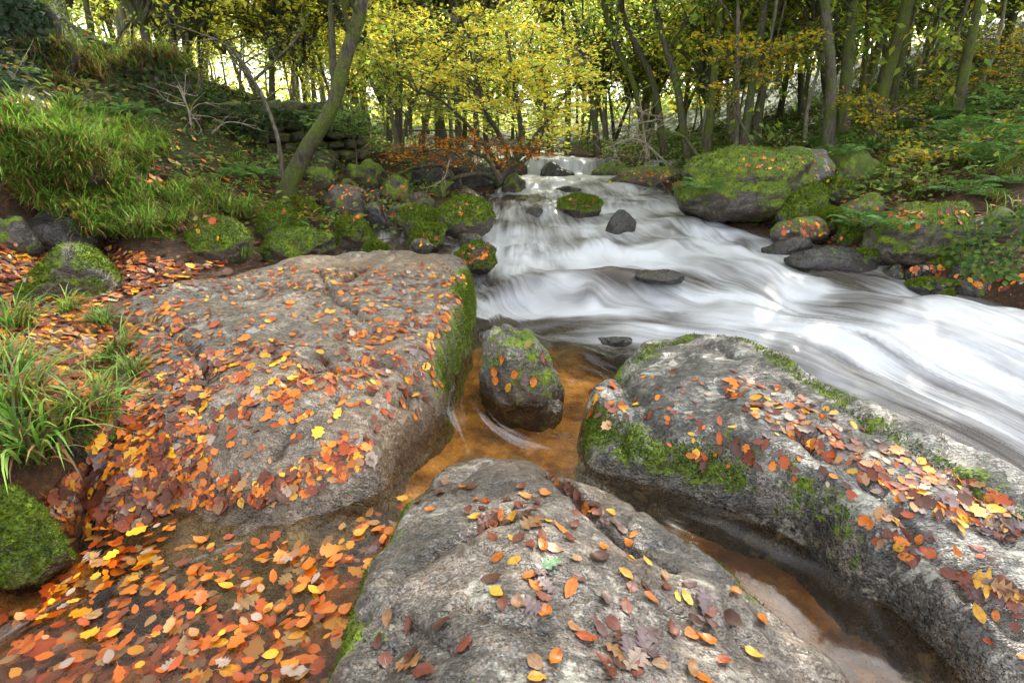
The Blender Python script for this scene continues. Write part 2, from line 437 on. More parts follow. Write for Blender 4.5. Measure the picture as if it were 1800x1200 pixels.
# ============================================================ GROUND (one sheet to the horizon)
GP = []
def g(u, v, y): GP.append(aty(u, v, y))
for a in [(150, 450, 5.4), (60, 470, 4.6), (0, 540, 3.7), (0, 690, 2.3), (140, 600, 3.2), (120, 720, 2.4), (250, 372, 5.6), (200, 260, 6.5), (100, 200, 6.5), (0, 100, 6.2), (0, 300, 5.2), (100, 330, 5.5),
          (330, 330, 6.8), (400, 300, 8), (470, 345, 8), (560, 360, 8.6), (600, 310, 11), (700, 300, 12.5), (640, 250, 14), (560, 300, 10), (850, 332, 12), (800, 300, 13), (330, 190, 10), (500, 190, 14), (200, 90, 9),
          (430, 270, 9.5), (300, 250, 7.6), (350, 430, 6.0), (450, 400, 6.6), (60, 20, 9), (700, 260, 17), (560, 225, 20), (300, 130, 20), (800, 262, 20),
          (1350, 425, 7.2), (1640, 455, 6.1), (1800, 420, 5.7), (1500, 310, 9.5), (1700, 250, 9.8), (1800, 150, 12), (1600, 185, 16), (1300, 265, 15), (1100, 290, 16), (1200, 245, 20), (1000, 262, 22), (1450, 250, 13),
          (1560, 370, 7.6), (1700, 340, 7.5), (1230, 330, 11), (900, 238, 40), (600, 220, 32), (1750, 60, 25), (1400, 190, 26), (1100, 238, 32), (1800, 300, 7.5)]:
    g(*a)
GP = np.array(GP)
xtra = np.array([[-4, .5, .3], [-3, -2, .3], [2.5, -3, .1], [8, -2, .3], [9, 3, .9], [12, 6, 1.8], [-9, 3, 2.2], [-12, 8, 4.0], [-9, 0, 1.6], [20, 10, 4.5], [25, 30, 7], [-20, 15, 5.5], [-20, 35, 5], [0, 60, 2.5], [-30, 60, 4.5],
                 [35, 60, 9], [0, 120, 5], [90, 90, 14], [-90, 90, 10], [-90, -40, 6], [90, -40, 8], [0, -80, -2], [7, 4.5, .6], [-2.45, 2.5, .20], [-2.75, 2.95, .34], [-3.3, 3.6, .41], [-3.4, 4.3, .43], [-3.0, 5.1, .43]], float)
GP = np.vstack([GP, xtra])
G_RBF = RBF(GP[:, :2], GP[:, 2], .7, .01)
RIV = [(-1.2, .2), (-1.9, 1.0), (-2.1, 1.5), (-2.15, 1.9), (-1.9, 2.3), (-1.4, 2.4), (-.9, 3.2), (-.7, 4.6), (-1.0, 5.6), (-1.9, 6.0), (-2.2, 6.4), (-1.7, 6.9), (-1.1, 7.2), (-.6, 7.6), (-.5, 9), (-.4, 10.5), (-.1, 11.5), (-.1, 13), (-.1, 14.5), (-1, 17), (-3, 20), (-4, 24),
       (-1.5, 24), (.5, 20), (1.6, 17), (2.3, 15), (2.4, 13.5), (3.1, 12), (3.3, 10.5), (3.2, 9), (3.4, 8), (3.7, 7.3), (4.1, 6.5), (4.6, 5.9), (4.95, 5.3), (5.2, 4.7), (5.9, 3.5), (6.8, 2), (8.0, 0), (8.5, -3), (1, -3.5), (-.5, -1)]
RIV = smooth_poly(RIV, 2)
def ground_z(x, y):
    q = np.c_[x, y]
    z = G_RBF(q)
    d = poly_dist(q, RIV)
    near = np.exp(-np.maximum(0, np.hypot(x, y) - 25) / 20)
    z = z + (.09 * fbm2(x, y, .55, 4, 1.0) + .04 * fbm2(x, y, 2.2, 3, 2.0)) * sstep(-.1, -.8, d) + .35 * fbm2(x, y, .12, 3, 4.0) * sstep(14, 26, y)
    wz = water_z(x, y, False)
    bed = wz - .05 - (.14 + .16 * sstep(0, .5, x - CRX(y)) + .1 * sstep(4, 5, y)) * sstep(-.05, .5, d) + .05 * fbm2(x, y, 3.0, 3, 6.0)
    w = sstep(-.16, .06, d)
    z = np.where(d > -.16, np.minimum(z, z * (1 - w) + bed * w), np.maximum(z, wz + .03))
    return z, d
def axis_pts(segs):
    out_ = [segs[0][0]]
    for (a, b, st) in segs:
        n = max(1, round((b - a) / st)); out_ += list(np.linspace(a, b, n + 1)[1:])
    return np.array(out_)
gx = axis_pts([(-160, -40, 12), (-40, -14, 1.6), (-14, -6, .3), (-6, 7, .09), (7, 14, .3), (14, 44, 1.6), (44, 160, 12)])
gy = axis_pts([(-120, -10, 11), (-10, 0, 1.0), (0, 9, .09), (9, 17, .16), (17, 34, .8), (34, 60, 2.5), (60, 260, 14)])
def grid(xs, ys):
    X, Yg = np.meshgrid(xs, ys); x, y = X.ravel(), Yg.ravel()
    nx, ny = len(xs), len(ys); i = np.arange(ny - 1)[:, None] * nx; j = np.arange(nx - 1)[None]
    return x, y, np.stack([i + j, i + j + 1, i + nx + j + 1, i + nx + j], -1).reshape(-1, 4)
x, y, q = grid(gx, gy)
z, d = ground_z(x, y)
green = np.clip(.25 + .35 * sstep(9, 12, y) * sstep(2, 5, x) + .35 * sstep(-3.5, -4.6, x) * sstep(5.2, 6.2, y) + .2 * sstep(18, 25, y), 0, 1)
ground_me = mesh_np('ground', np.c_[x, y, z], q, M['soil'], True, {'green': green, 'bed': sstep(-.12, .1, d) * (1 - .35 * sstep(.35, .8, x) * sstep(2.9, 2.2, y)) * np.clip(sstep(.3, -.3, x - CRX(y)) * sstep(4.9, 4.2, y) + sstep(-.3, -.8, x) * sstep(8, 7, y), 0, 1)})
ground = tag(put('ground', ground_me), kind='structure')
GV, GQ = np.c_[x, y, z], q

# ============================================================ STREAM
wx = axis_pts([(-3, 6.6, .045), (6.6, 9, .2)])
wy = axis_pts([(-3, .4, .2), (.4, 8, .045), (8, 14.2, .09), (14.2, 14.6, .03), (14.6, 24, .3)])
x, y, q = grid(wx, wy)
z = water_z(x, y)
d = poly_dist(np.c_[x, y], RIV)
lines = [  # streamlines of the photo: across-value, level, pixels
    (0.0, [(905, 312, .62), (880, 370, .45), (862, 430, .3), (860, 500, .12), (960, 560, 0), (1150, 590, -.05), (1330, 640, -.15), (1550, 730, -.3), (1800, 860, -.45)]),
    (2.0, [(985, 312, .62), (1010, 360, .48), (1100, 410, .36), (1250, 480, .2), (1450, 560, 0), (1640, 640, -.15), (1800, 710, -.25)]),
    (4.0, [(1055, 310, .62), (1190, 335, .52), (1330, 395, .38), (1480, 450, .25), (1600, 490, .1), (1700, 530, 0), (1800, 570, -.1)]),
    (-.7, [(860, 545, 0), (815, 650, 0), (830, 740, 0), (1000, 822, 0), (1250, 930, -.05), (1450, 1060, -.1), (1600, 1200, -.12)]),
    (-1.6, [(840, 560, 0), (790, 720, 0), (700, 830, 0), (560, 940, 0), (350, 1060, 0), (100, 1200, 0)])]
sp, sv, tv = [], [], []
for t, pts in lines:
    P3 = np.array([atz(*p)[:2] for p in pts]); P3 = bez(np.c_[P3, np.zeros(len(P3))], 14)[:, :2]
    s = np.r_[0, np.cumsum(np.hypot(*np.diff(P3, axis=0).T))]
    if t < 0: s = s + 10.5
    sp += list(P3); sv += list(s); tv += [t] * len(s)
uvs = np.c_[RBF(sp, sv, .4, .02)(np.c_[x, y]), RBF(sp, tv, .4, .02)(np.c_[x, y])]
FO = [  # pixel, level, foam there
    (920, 315, .6, .95), (1030, 315, .6, .95), (985, 345, .52, .75), (960, 335, .55, .8), (1090, 335, .55, .6), (1180, 345, .5, .5), (870, 350, .5, .1), (930, 350, .5, .25), (940, 365, .45, .5), (955, 395, .4, .75), (890, 390, .4, .7),
    (1010, 390, .4, .7), (1060, 375, .45, .55), (1130, 380, .42, .75), (1210, 380, .42, .5), (1280, 400, .4, .55), (1240, 355, .48, .45), (880, 430, .3, .85), (950, 440, .3, .6), (1050, 430, .32, .8), (1150, 440, .3, .9),
    (1270, 440, .3, .95), (1350, 440, .3, .75), (1300, 470, .2, .8), (1200, 495, .18, .38), (1110, 490, .18, .35), (1040, 480, .2, .55), (960, 480, .15, .75), (900, 490, .15, .7), (870, 500, .1, .55), (1400, 500, .12, .85), (1450, 470, .2, .35), (1530, 480, .15, .5),
    (1600, 500, .05, .55), (1690, 520, 0, .45), (1780, 560, -.1, .6), (1000, 525, .03, .95), (900, 535, .02, .7), (1120, 535, .03, .9), (1250, 550, 0, .9), (880, 565, 0, .12), (950, 570, 0, .12), (1050, 570, -.02, .35), (1150, 570, -.03, .55),
    (1350, 570, -.03, .85), (1460, 560, -.02, .65), (1500, 540, 0, .35), (1580, 560, -.05, .55), (1640, 580, -.08, .95), (1720, 590, -.1, .75), (1790, 600, -.15, .9), (1200, 600, -.1, .5), (1000, 600, 0, .22), (1050, 620, 0, .40), (1300, 620, -.12, .75), (1400, 630, -.14, .8),
    (1500, 640, -.18, .85), (1600, 640, -.2, .85), (1700, 660, -.2, .75), (1790, 690, -.25, .7), (1450, 690, -.22, .5), (1550, 710, -.28, .6), (1650, 730, -.3, .65), (1750, 760, -.35, .65), (1480, 735, -.3, .12), (1600, 790, -.38, .18), (1700, 820, -.4, .25), (1790, 830, -.43, .4), (1350, 660, -.2, .3), (1560, 750, -.33, .4),
    (820, 600, 0, .08), (830, 680, 0, .12), (820, 720, 0, .2), (900, 770, 0, .02), (1000, 640, 0, .2), (1040, 680, 0, .05), (720, 800, 0, .15), (600, 930, 0, .05), (450, 1050, 0, .0), (200, 1150, 0, .0), (1000, 820, 0, .1), (1150, 870, 0, .12),
    (1280, 940, -.05, .26), (1400, 1020, -.08, .26), (1500, 1100, -.1, .22), (1450, 1130, -.1, .12), (1560, 1170, -.1, .16), (1480, 1190, -.1, .1), (1600, 1200, -.1, .06), (640, 420, .25, .1), (590, 440, .25, .3), (700, 440, .25, .12), (760, 440, .25, .2), (790, 430, .25, .5), (740, 460, .22, .1)]
fp = np.array([[*atz(u, v, zz)[:2], f] for u, v, zz, f in FO])
fp = np.vstack([fp, [[4, 1, .6], [6, 0, .7], [6, -2, .7], [1, 18, .3], [1, 22, .3]]])
num = np.zeros(len(x)); den = np.full(len(x), 1e-9)
for (a, b, f) in fp:
    rr = .22 + .028 * b
    w = 1 / (((x - a) ** 2 + (y - b) ** 2) / rr ** 2 + .15) ** 2
    num += w * f; den += w
foam = num / den
ys = yy_(x, y); calm = 1 - .75 * sstep(2.2, 3.4, x) * sstep(7.5, 6, y)
for k, (yk, hk) in enumerate(STEPS):                   # smooth dark lip, white foot
    e = ys - yk; foam = foam + calm * hvar(x, y, k) * (hk / .12) * (.34 * np.exp(-((e + .28) / .26) ** 2) - .13 * np.exp(-((e - .22) / .22) ** 2))
foam = np.clip(.5 + (foam - .52) * 1.22, 0, 1)
fall = sstep(14.1, 14.3, y) * sstep(14.75, 14.55, y)
foam = np.maximum(foam, fall * .95)
foam = foam * sstep(-.05, .25, d) + foam * .5 * (1 - sstep(-.05, .25, d))
murk = np.clip(.13 + .5 * sstep(3.6, 5, y) + .5 * sstep(0, .5, x - CRX(y)), 0, .85)
pool_poly = np.array([atz(u, v, 0)[:2] for u, v in [(700, 800), (780, 740), (830, 650), (930, 700), (1010, 720), (1010, 830), (850, 815), (700, 900), (590, 1250), (-100, 1250), (0, 1000), (300, 900), (560, 930)]])
murk = np.where(murk < .5, murk - .11 * sstep(-.15, .2, poly_dist(np.c_[x, y], pool_poly)), murk)
z = z + (.05 * fbm(np.c_[uvs[:, 0] * .55, uvs[:, 1] * 1.7, 0 * z], 3) + .02 * fbm(np.c_[uvs[:, 0] * .9, uvs[:, 1] * 6, 0 * z], 2)) * np.clip(foam * 1.6 - .25, 0, 1) * sstep(14.2, 13, y)
stream_me = mesh_np('stream', np.c_[x, y, z], q, M['water'], True, {'foam': foam, 'murk': murk}, uvs)
stream = tag(put('stream', stream_me), kind='structure')

# ============================================================ GRANITE SLABS
SOLIDS = []                             # (object, world verts, faces): what leaves can lie on
def add_solid(o, v, f): SOLIDS.append((o, np.asarray(v), np.asarray(f)))
def slab(name, label, poly, tops, mat, step, rw, base, seed, moss_fn, crack=(), amp=.021, p=2.2, grainv=(.87, .5), soft=None):
    poly = smooth_poly(poly, 2)
    lo, hi = poly.min(0) - .12, poly.max(0) + .12
    xs = np.arange(lo[0], hi[0], step); ys = np.arange(lo[1], hi[1], step)
    x, y, q = grid(xs, ys)
    T = np.array([atz(u, v, zz) for u, v, zz in tops])
    top = RBF(T[:, :2], T[:, 2], .15, .004)(np.c_[x, y])
    d = poly_dist(np.c_[x, y], poly) + .045 * fbm2(x, y, 2.2, 4, seed) + .012 * fbm2(x, y, 9, 3, seed)
    w = rw * (1 + .6 * fbm2(x, y, 1.3, 2, seed + 2)) + (0 if soft is None else soft(x, y))
    f = np.clip(d / np.maximum(w, .05), 0, 1)
    prof = np.maximum(0, 1 - (1 - f) ** p) ** (1 / p)
    top = top + amp * 1.6 * fbm2(x, y, 1.6, 3, seed + 5) + amp * .55 * fbm2(x, y, 6, 4, seed + 1)
    al, ac = x * grainv[0] + y * grainv[1], -x * grainv[1] + y * grainv[0]        # ribs and hollows along the grain of the stone
    rg = fbm(np.stack([al * .8 + seed, ac * 2.6, np.full_like(x, seed)], 1), 4)
    top = top + amp * 2.0 * (.45 - np.abs(rg)) + amp * 1.2 * np.tanh(4 * fbm2(x, y, 1.9, 3, seed + 9)) * .5 - amp * 1.1 * np.exp(-(fbm2(x, y, 1.5, 3, seed + 14) / .05) ** 2)
    ckm = np.zeros(len(x))
    for (pl, depth, width) in crack:     # joints: the stone steps down across them
        pl = np.array([atz(u, v, zz)[:2] for u, v, zz in pl]); dd = np.full(len(x), 9.0)
        for a, b in zip(pl[:-1], pl[1:]):
            ab = b - a; t = np.clip(((np.c_[x, y] - a) @ ab) / (ab @ ab), 0, 1)
            dd = np.minimum(dd, np.hypot(*(np.c_[x, y] - a - t[:, None] * ab).T))
        dd = np.abs(dd + .02 * fbm2(x, y, 8, 3, seed + 3))
        ckm = np.maximum(ckm, np.exp(-(dd / (width * .8)) ** 2) * np.clip(.6 + .9 * fbm2(x, y, 5, 2, seed + 6), 0, 1))
        top = top - depth * 1.3 * np.exp(-(dd / (width * .7)) ** 2) - depth * .4 * np.exp(-(dd / (width * 2.5)) ** 2)
    z = base + (top - base) * prof
    v = np.c_[x, y, z]
    keep = (d[q] > -.03).any(1)
    q = q[keep]; used = np.zeros(len(v), bool); used[q.ravel()] = True
    idx = np.cumsum(used) - 1; v = v[used]; q = idx[q]
    slope = 1 - f[used]
    c = v.mean(0); c[2] = base
    ms = moss_fn(v[:, 0], v[:, 1], v[:, 2], d[used], slope)
    wt = sstep(.15, .03, v[:, 2] - water_z(v[:, 0], v[:, 1], False) + .05 * fbm2(v[:, 0], v[:, 1], 3, 3, seed))
    wt = np.maximum(wt, 1.2 * ckm[used])  # cracks get the same darkening and gloss as the waterline
    o = put(name, mesh_np(name, v - c, q, mat, True, {'moss': ms, 'wet': wt}), None, c)
    tag(o, label, 'rock'); add_solid(o, v, q)
    o['_moss'] = 1
    return o, v, q, ms
W2 = lambda L: [atz(*p)[:2] for p in L]
nz = lambda x, y, s, seed: fbm2(x, y, s, 3, seed)
def near_px(x, y, pts, zz, r):          # closeness to a line of photo pixels laid at level zz
    pl = np.array([atz(u, v, zz)[:2] for u, v in pts]); dd = np.full(len(x), 9.0); Q = np.c_[x, y]
    for a, b in zip(pl[:-1], pl[1:]):
        ab = b - a; t = np.clip(((Q - a) @ ab) / (ab @ ab), 0, 1)
        dd = np.minimum(dd, np.hypot(*(Q - a - t[:, None] * ab).T))
    return np.exp(-(dd / r) ** 2)
left_poly = [(-.34, 5.15), (-.33, 4.5), (-.37, 3.6), (-.42, 3.14), (-.40, 2.8), (-.60, 2.42), (-.60, 2.10), (-.66, 1.75), (-.85, 1.42), (-1.25, 1.30), (-1.75, 1.38), (-2.05, 1.75), (-2.3, 2.4), (-2.8, 2.9), (-3.4, 3.5), (-3.5, 4.3), (-3.0, 5.0), (-2.2, 5.5), (-1.2, 5.62), (-.6, 5.45)]
left_top = [(830, 505, .34), (775, 470, .46), (690, 458, .47), (600, 470, .42), (520, 452, .50), (400, 470, .47), (400, 520, .40), (500, 500, .46), (470, 518, .36), (650, 520, .44), (760, 560, .38), (760, 600, .34), (700, 650, .31), (600, 600, .40), (450, 600, .42), (300, 540, .46), (200, 560, .42), (350, 700, .31), (250, 700, .30),
            (500, 700, .34), (600, 720, .29), (700, 740, .20), (650, 800, .15), (690, 815, .06), (620, 870, .05), (550, 850, .11), (400, 850, .10), (300, 870, .05), (280, 800, .17), (450, 780, .22), (770, 700, .14), (545, 930, .0), (430, 925, .01), (320, 925, -.01), (500, 990, -.05), (350, 1000, -.06), (200, 950, -.02), (600, 960, -.05), (400, 1080, -.10), (250, 1080, -.10), (560, 560, .42)]
left_slab, lv, lq, lm = slab('granite_slab', 'broad tan granite slab strewn with orange leaves beside the left pool', left_poly, left_top, M['slab_tan'], .0165, .14, -.3, 11.0,
    lambda x, y, z, d, s: np.clip(.1 + .85 * sstep(.4, 0, np.hypot(x + .36, (y - 4.5) / 2.4)) * sstep(.02, .2, z) + .75 * s * sstep(-1.2, -.6, x) * sstep(2.5, 3.0, y) - .25 * sstep(.1, .0, z), 0, 1),
    [([(560, 620, .4), (590, 640, .4), (640, 628, .38), (700, 640, .33), (760, 680, .2)], .05, .035), ([(370, 520, .42), (450, 520, .4), (520, 512, .42), (600, 500, .42), (640, 470, .44)], .07, .06), ([(330, 780, .2), (400, 710, .32), (500, 690, .34), (560, 640, .38)], .025, .05), ([(690, 720, .2), (715, 690, .26), (730, 640, .31)], .03, .03), ([(620, 860, .1), (560, 900, .06), (545, 935, .02)], .04, .05), ([(260, 560, .44), (330, 600, .43), (360, 650, .38), (345, 720, .3)], .03, .03), ([(560, 470, .45), (580, 520, .44), (640, 560, .42), (760, 575, .37)], .035, .03), ([(480, 800, .2), (520, 740, .28), (600, 700, .3), (650, 690, .3)], .025, .028)], soft=lambda x, y: .3 * sstep(2.2, 1.6, y) + .55 * sstep(-1.9, -2.7, x))
right_poly = W2([(1012, 760, 0), (1012, 822, 0), (1060, 850, 0), (1200, 878, -.03), (1317, 908, -.05), (1393, 933, -.07), (1467, 1010, -.08), (1500, 1053, -.09), (1583, 1083, -.1), (1667, 1160, -.1), (1712, 1200, -.1)]) + [(1.75, .95), (2.2, .8), (2.75, 1.1), (2.55, 1.75), (2.2, 2.1), (2.0, 2.45), (1.78, 3.0), (1.58, 3.5), (1.25, 3.68), (.9, 3.5), (.62, 3.15), (.42, 2.85)]
right_top = [(1240, 602, .30), (1100, 645, .17), (1025, 710, .19), (1035, 770, .10), (1150, 720, .26), (1300, 690, .33), (1400, 705, .33), (1500, 760, .30), (1600, 810, .27), (1750, 880, .22), (1250, 790, .24), (1350, 830, .25), (1450, 880, .23), (1500, 950, .18), (1600, 1020, .12), (1700, 1100, .05), (1100, 800, .13), (1150, 845, .06),
             (1600, 900, .23), (1750, 1000, .15), (1780, 1150, .03), (1200, 680, .3), (1130, 690, .22)]
right_slab, rv, rq, rm = slab('granite_slab', 'long grey granite slab with a mossy flank between the channel and the rapids', right_poly, right_top, M['slab_dark'], .016, .13, -.55, 23.0,
    lambda x, y, z, d, s: np.clip(.10 + .6 * near_px(x, y, [(1030, 770), (1130, 830), (1250, 850), (1330, 900), (1400, 920), (1470, 990)], .02, .13) * sstep(0, .06, z) + .42 * near_px(x, y, [(1080, 640), (1150, 615), (1240, 592), (1320, 630), (1500, 745), (1640, 815), (1800, 890)], .26, .12) + .3 * near_px(x, y, [(1015, 700), (1015, 800)], .1, .1), 0, 1),
    [([(1090, 660, .2), (1140, 740, .22), (1210, 790, .22)], .04, .05), ([(1230, 800, .2), (1260, 760, .28), (1330, 790, .28), (1450, 850, .26), (1560, 960, .2), (1680, 1080, .08)], .05, .05), ([(1400, 760, .3), (1550, 860, .25), (1640, 960, .2), (1790, 1090, .1)], .03, .04)], amp=.024, grainv=(.45, -.89))
front_poly = W2([(700, 915, 0), (640, 1020, 0), (608, 1100, 0), (590, 1200, 0)]) + [(-.6, .75), (-.1, .55), (.7, .6), (1.15, .9)] + W2([(1500, 1200, -.1), (1417, 1133, -.1), (1333, 1060, -.08), (1200, 960, -.05), (1110, 890, -.02), (1010, 852, 0), (935, 818, 0), (850, 806, 0), (780, 822, 0), (725, 870, 0)])
front_top = [(765, 860, .13), (850, 832, .13), (930, 835, .16), (900, 900, .26), (800, 950, .27), (700, 1050, .26), (650, 1130, .24), (650, 1190, .28), (800, 1100, .38), (950, 1050, .37), (1000, 950, .30), (1050, 920, .20), (1120, 930, .14), (1100, 1000, .28), (1200, 1050, .21), (1200, 1150, .28), (1330, 1130, .12), (1400, 1180, .06), (900, 1190, .41)]
front_rock, fv, fq, fm = slab('granite_boulder', 'rounded speckled granite boulder in the front centre with scattered leaves', front_poly, front_top, M['slab_grey'], .013, .16, -.35, 37.0,
    lambda x, y, z, d, s: np.clip(.05 + .75 * near_px(x, y, [(720, 880), (640, 1020), (600, 1110), (585, 1200)], .06, .09) + .5 * near_px(x, y, [(1110, 890), (1200, 965), (1330, 1062)], .0, .06) + .35 * near_px(x, y, [(690, 1190), (640, 1130)], .2, .06), 0, 1),
    [([(700, 1010, .26), (780, 960, .27), (870, 915, .27)], .03, .05), ([(970, 830, .15), (1040, 880, .24), (1100, 930, .25), (1180, 980, .22)], .05, .045), ([(800, 1060, .36), (850, 1090, .38), (960, 1120, .38)], .012, .02), ([(620, 1100, .18), (700, 1090, .27), (790, 1150, .37)], .015, .02)], amp=.018, grainv=(.8, -.6))

# ============================================================ BOULDERS
_ico = {}
def ico(sub):
    if sub not in _ico:
        bm = bmesh.new(); bmesh.ops.create_icosphere(bm, subdivisions=sub, radius=1)
        v = np.array([w.co[:] for w in bm.verts]); f = np.array([[w.index for w in p.verts] for p in bm.faces]); bm.free()
        _ico[sub] = (v, f)
    return _ico[sub]
def rock_shape(sub, seed, cuts=9, rough=.10, flat=0.0):
    v, f = ico(sub); v = v.copy(); r_ = np.random.default_rng(seed)
    for _ in range(cuts):
        n = r_.normal(size=3); n /= np.linalg.norm(n); dd = r_.uniform(.5, .86)
        if n[2] < -.3: continue
        v -= n * (np.maximum(0, v @ n - dd) * .85)[:, None]
    nrm = v / np.linalg.norm(v, axis=1)[:, None]
    v += nrm * (rough * fbm(v * 1.7 + seed * 3.1, 4))[:, None]
    v += nrm * (rough * .22 * fbm(v * 9 + seed, 3))[:, None]
    v[:, 2] = np.where(v[:, 2] > 0, v[:, 2] * (1 - flat * .3), v[:, 2])
    return v, f
BOULD = []
def boulder(name, label, u, vb, w, h, y, mat='boulder', moss=.8, seed=1, deep=.8, cuts=16, sub=4, sink=.6, rough=.12, group=None, rotz=None, flare=0.0):
    """u, vb: pixel of the middle of its foot; w, h: pixels; y: metres away"""
    b = aty(u, vb, y); k = pxm(u, vb, y)
    W, H = w / k, h / k
    v, f = rock_shape(sub, seed, cuts, rough)
    r_ = np.random.default_rng(seed + 50)
    a = r_.uniform(-.5, .5) if rotz is None else rotz
    v = v @ np.array([[math.cos(a), math.sin(a), 0], [-math.sin(a), math.cos(a), 0], [0, 0, 1]])
    ext = v.max(0) - v.min(0)
    v = v * [W / ext[0], W * deep / ext[1], H * (1 + sink) / ext[2]]
    v[:, 0] -= (v[:, 0].max() + v[:, 0].min()) / 2
    v[:, 2] -= v[:, 2].max() - H
    if flare:                            # spreads towards its foot
        v[:, :2] *= (1 + flare * np.clip(1 - v[:, 2] / H, 0, 1.6) - .1)[:, None]; v[:, 0] += .12 * W * np.clip(1 - v[:, 2] / H, 0, 1.5)
    c = b + [0, W * deep * .42, 0]
    nr = np.zeros_like(v); fn = np.cross(v[f[:, 1]] - v[f[:, 0]], v[f[:, 2]] - v[f[:, 0]])
    for k_ in range(3): np.add.at(nr, f[:, k_], fn)
    nr /= np.linalg.norm(nr, axis=1)[:, None] + 1e-12
    ms = np.clip(moss * (.38 + .75 * sstep(-.25, .5, nr[:, 2])) + .25 * fbm(v * 3 / max(W, .2) + seed, 3), 0, 1)  # moss keeps to the top; darker lower sides also paint in their shade
    if moss > .6: v = v + nr * (.012 * np.clip(fbm(v * 28 + seed, 3), -.6, 1) * ms)[:, None]
    wt = sstep(.12, .03, v[:, 2] + c[2] - water_z(v[:, 0] + c[0], v[:, 1] + c[1], False) + .05 * fbm(v * 4 + seed, 2))
    o = put(name, mesh_np(name, v, f, M[mat], True, {'moss': ms, 'wet': wt}), None, c)
    tag(o, label, 'rock', group)
    add_solid(o, v + c, f); BOULD.append((o, v + c, f, ms, nr, y))
    return o
B = boulder
B('boulder', 'small rounded boulder with nine leaves standing in the channel between the slabs', 902, 706, 134, 118, 3.0, 'slab_grey', .48, 8, .95, 12, 5, .9, .13, flare=.28)
B('stone', 'thin pointed stone fin at the foot of the small channel boulder', 970, 734, 44, 26, 2.88, 'slab_tan', .05, 6, .9, 16, 4, 1.2, .2)
B('boulder', 'grey boulder with mossy side and fallen leaves at the left edge', 78, 532, 172, 96, 3.9, 'boulder', .62, 7, .8, 10, 5)
B('boulder', 'dark rounded boulder cut off by the left edge of the picture', 5, 445, 90, 60, 4.7, 'boulder', .45, 8, .8)
B('flat_rock', 'dark sloping flat rock above the grey boulder on the left', 78, 432, 130, 62, 5.0, 'wet_rock', .2, 9, .7, 12)
B('boulder', 'low dark green mossy boulder left of the round bright one', 272, 465, 82, 56, 5.25, 'boulder', .95, 10, .8, 6, 5)
B('boulder', 'large bright green mossy boulder at the back of the tan slab', 368, 466, 122, 82, 5.25, 'boulder', 1.0, 11, .8, 4, 5, .3, .07)
B('boulder', 'flat yellow green mossy boulder with pale stone patch', 508, 458, 140, 52, 5.7, 'boulder', .88, 12, .7, 8, 5)
B('boulder', 'tall pointed mossy boulder behind the flat yellow green one', 488, 413, 92, 54, 6.4, 'boulder', .85, 13, .8, 9, 4)
B('boulder', 'dark mossy boulder at the foot of the leaning tree', 532, 391, 58, 42, 7.1, 'boulder', .7, 14, .8)
B('boulder', 'squat mossy boulder in the still side water', 615, 430, 78, 46, 6.5, 'boulder', .7, 15, .8)
B('boulder', 'brown rounded boulder beside the leaning tree', 598, 378, 88, 50, 8.0, 'boulder', .4, 16, .8, 6)
B('stone_block', 'dark angular stone block behind the squat mossy boulder', 658, 402, 50, 44, 7.3, 'wet_rock', .35, 17, .8, 14)
B('stone_block', 'angular mossy block left of the round green boulder', 736, 408, 92, 42, 7.1, 'boulder', .72, 18, .8, 13)
B('boulder', 'mossy boulder on the water edge in front of the angular block', 747, 433, 74, 38, 6.5, 'boulder', .85, 19, .8)
B('stone', 'small leaf dotted stone in the brown side water', 738, 441, 46, 20, 6.25, 'boulder', .4, 20, .8)
B('boulder', 'round vivid green mossy boulder at the edge of the rapids', 817, 411, 104, 60, 6.9, 'boulder', 1.0, 21, .85, 3, 5, .3, .06)
B('stone', 'small pointed mossy stone standing in the side water', 657, 451, 48, 26, 6.1, 'boulder', .9, 22, .8)
B('boulder', 'low mossy stone topped with orange leaves beside the rapids', 835, 467, 80, 38, 5.6, 'boulder', .75, 23, .75, 7, 5)
B('stone', 'dark wet stone above the leaf topped stone', 826, 432, 44, 20, 6.2, 'wet_rock', .3, 24, .8)
B('stone', 'small wet grey stone in the side water', 650, 470, 40, 16, 5.8, 'wet_rock', .3, 25, .8)
k = 0
for (u, vb, w, h, y, lab, mat) in [(690, 352, 66, 42, 9.4, 'slanted grey slab of rubble below the wall', 'boulder'), (735, 366, 54, 26, 8.7, 'brown rubble stone above the angular mossy block', 'boulder'), (560, 330, 60, 36, 9.2, 'mossy rubble stone right of the leaning trunk', 'boulder'), (640, 325, 74, 42, 10, 'mossy boulder on the rubble slope under the wall', 'boulder'),
        (650, 370, 60, 34, 8.6, 'dark stone between the brown boulder and rubble', 'wet_rock'), (700, 385, 50, 26, 8.0, 'flat rubble stone at the stream margin', 'boulder'), (775, 345, 50, 26, 9.8, 'small stone below the orange beech spray', 'wet_rock'), (820, 352, 60, 22, 9.6, 'low brown stone on the shore below the roots', 'boulder'),
        (610, 345, 50, 30, 9.3, 'mossy stone above the brown rounded boulder', 'boulder'), (575, 365, 44, 26, 8.5, 'small mossy stone touching the leaning tree root', 'boulder'), (555, 300, 60, 34, 10.5, 'pale boulder below the dry stone wall', 'boulder'), (905, 343, 50, 38, 11.2, 'mossy corner stone left of the upper rapids', 'boulder')]:
    B('rubble_stone', lab, u, vb, w, h, y, mat, [.75, .3, .6][k % 3], 60 + k, [.8, 1.1, .6][k % 3], 22, 4, rough=.16, group='rubble stones below the wall'); k += 1
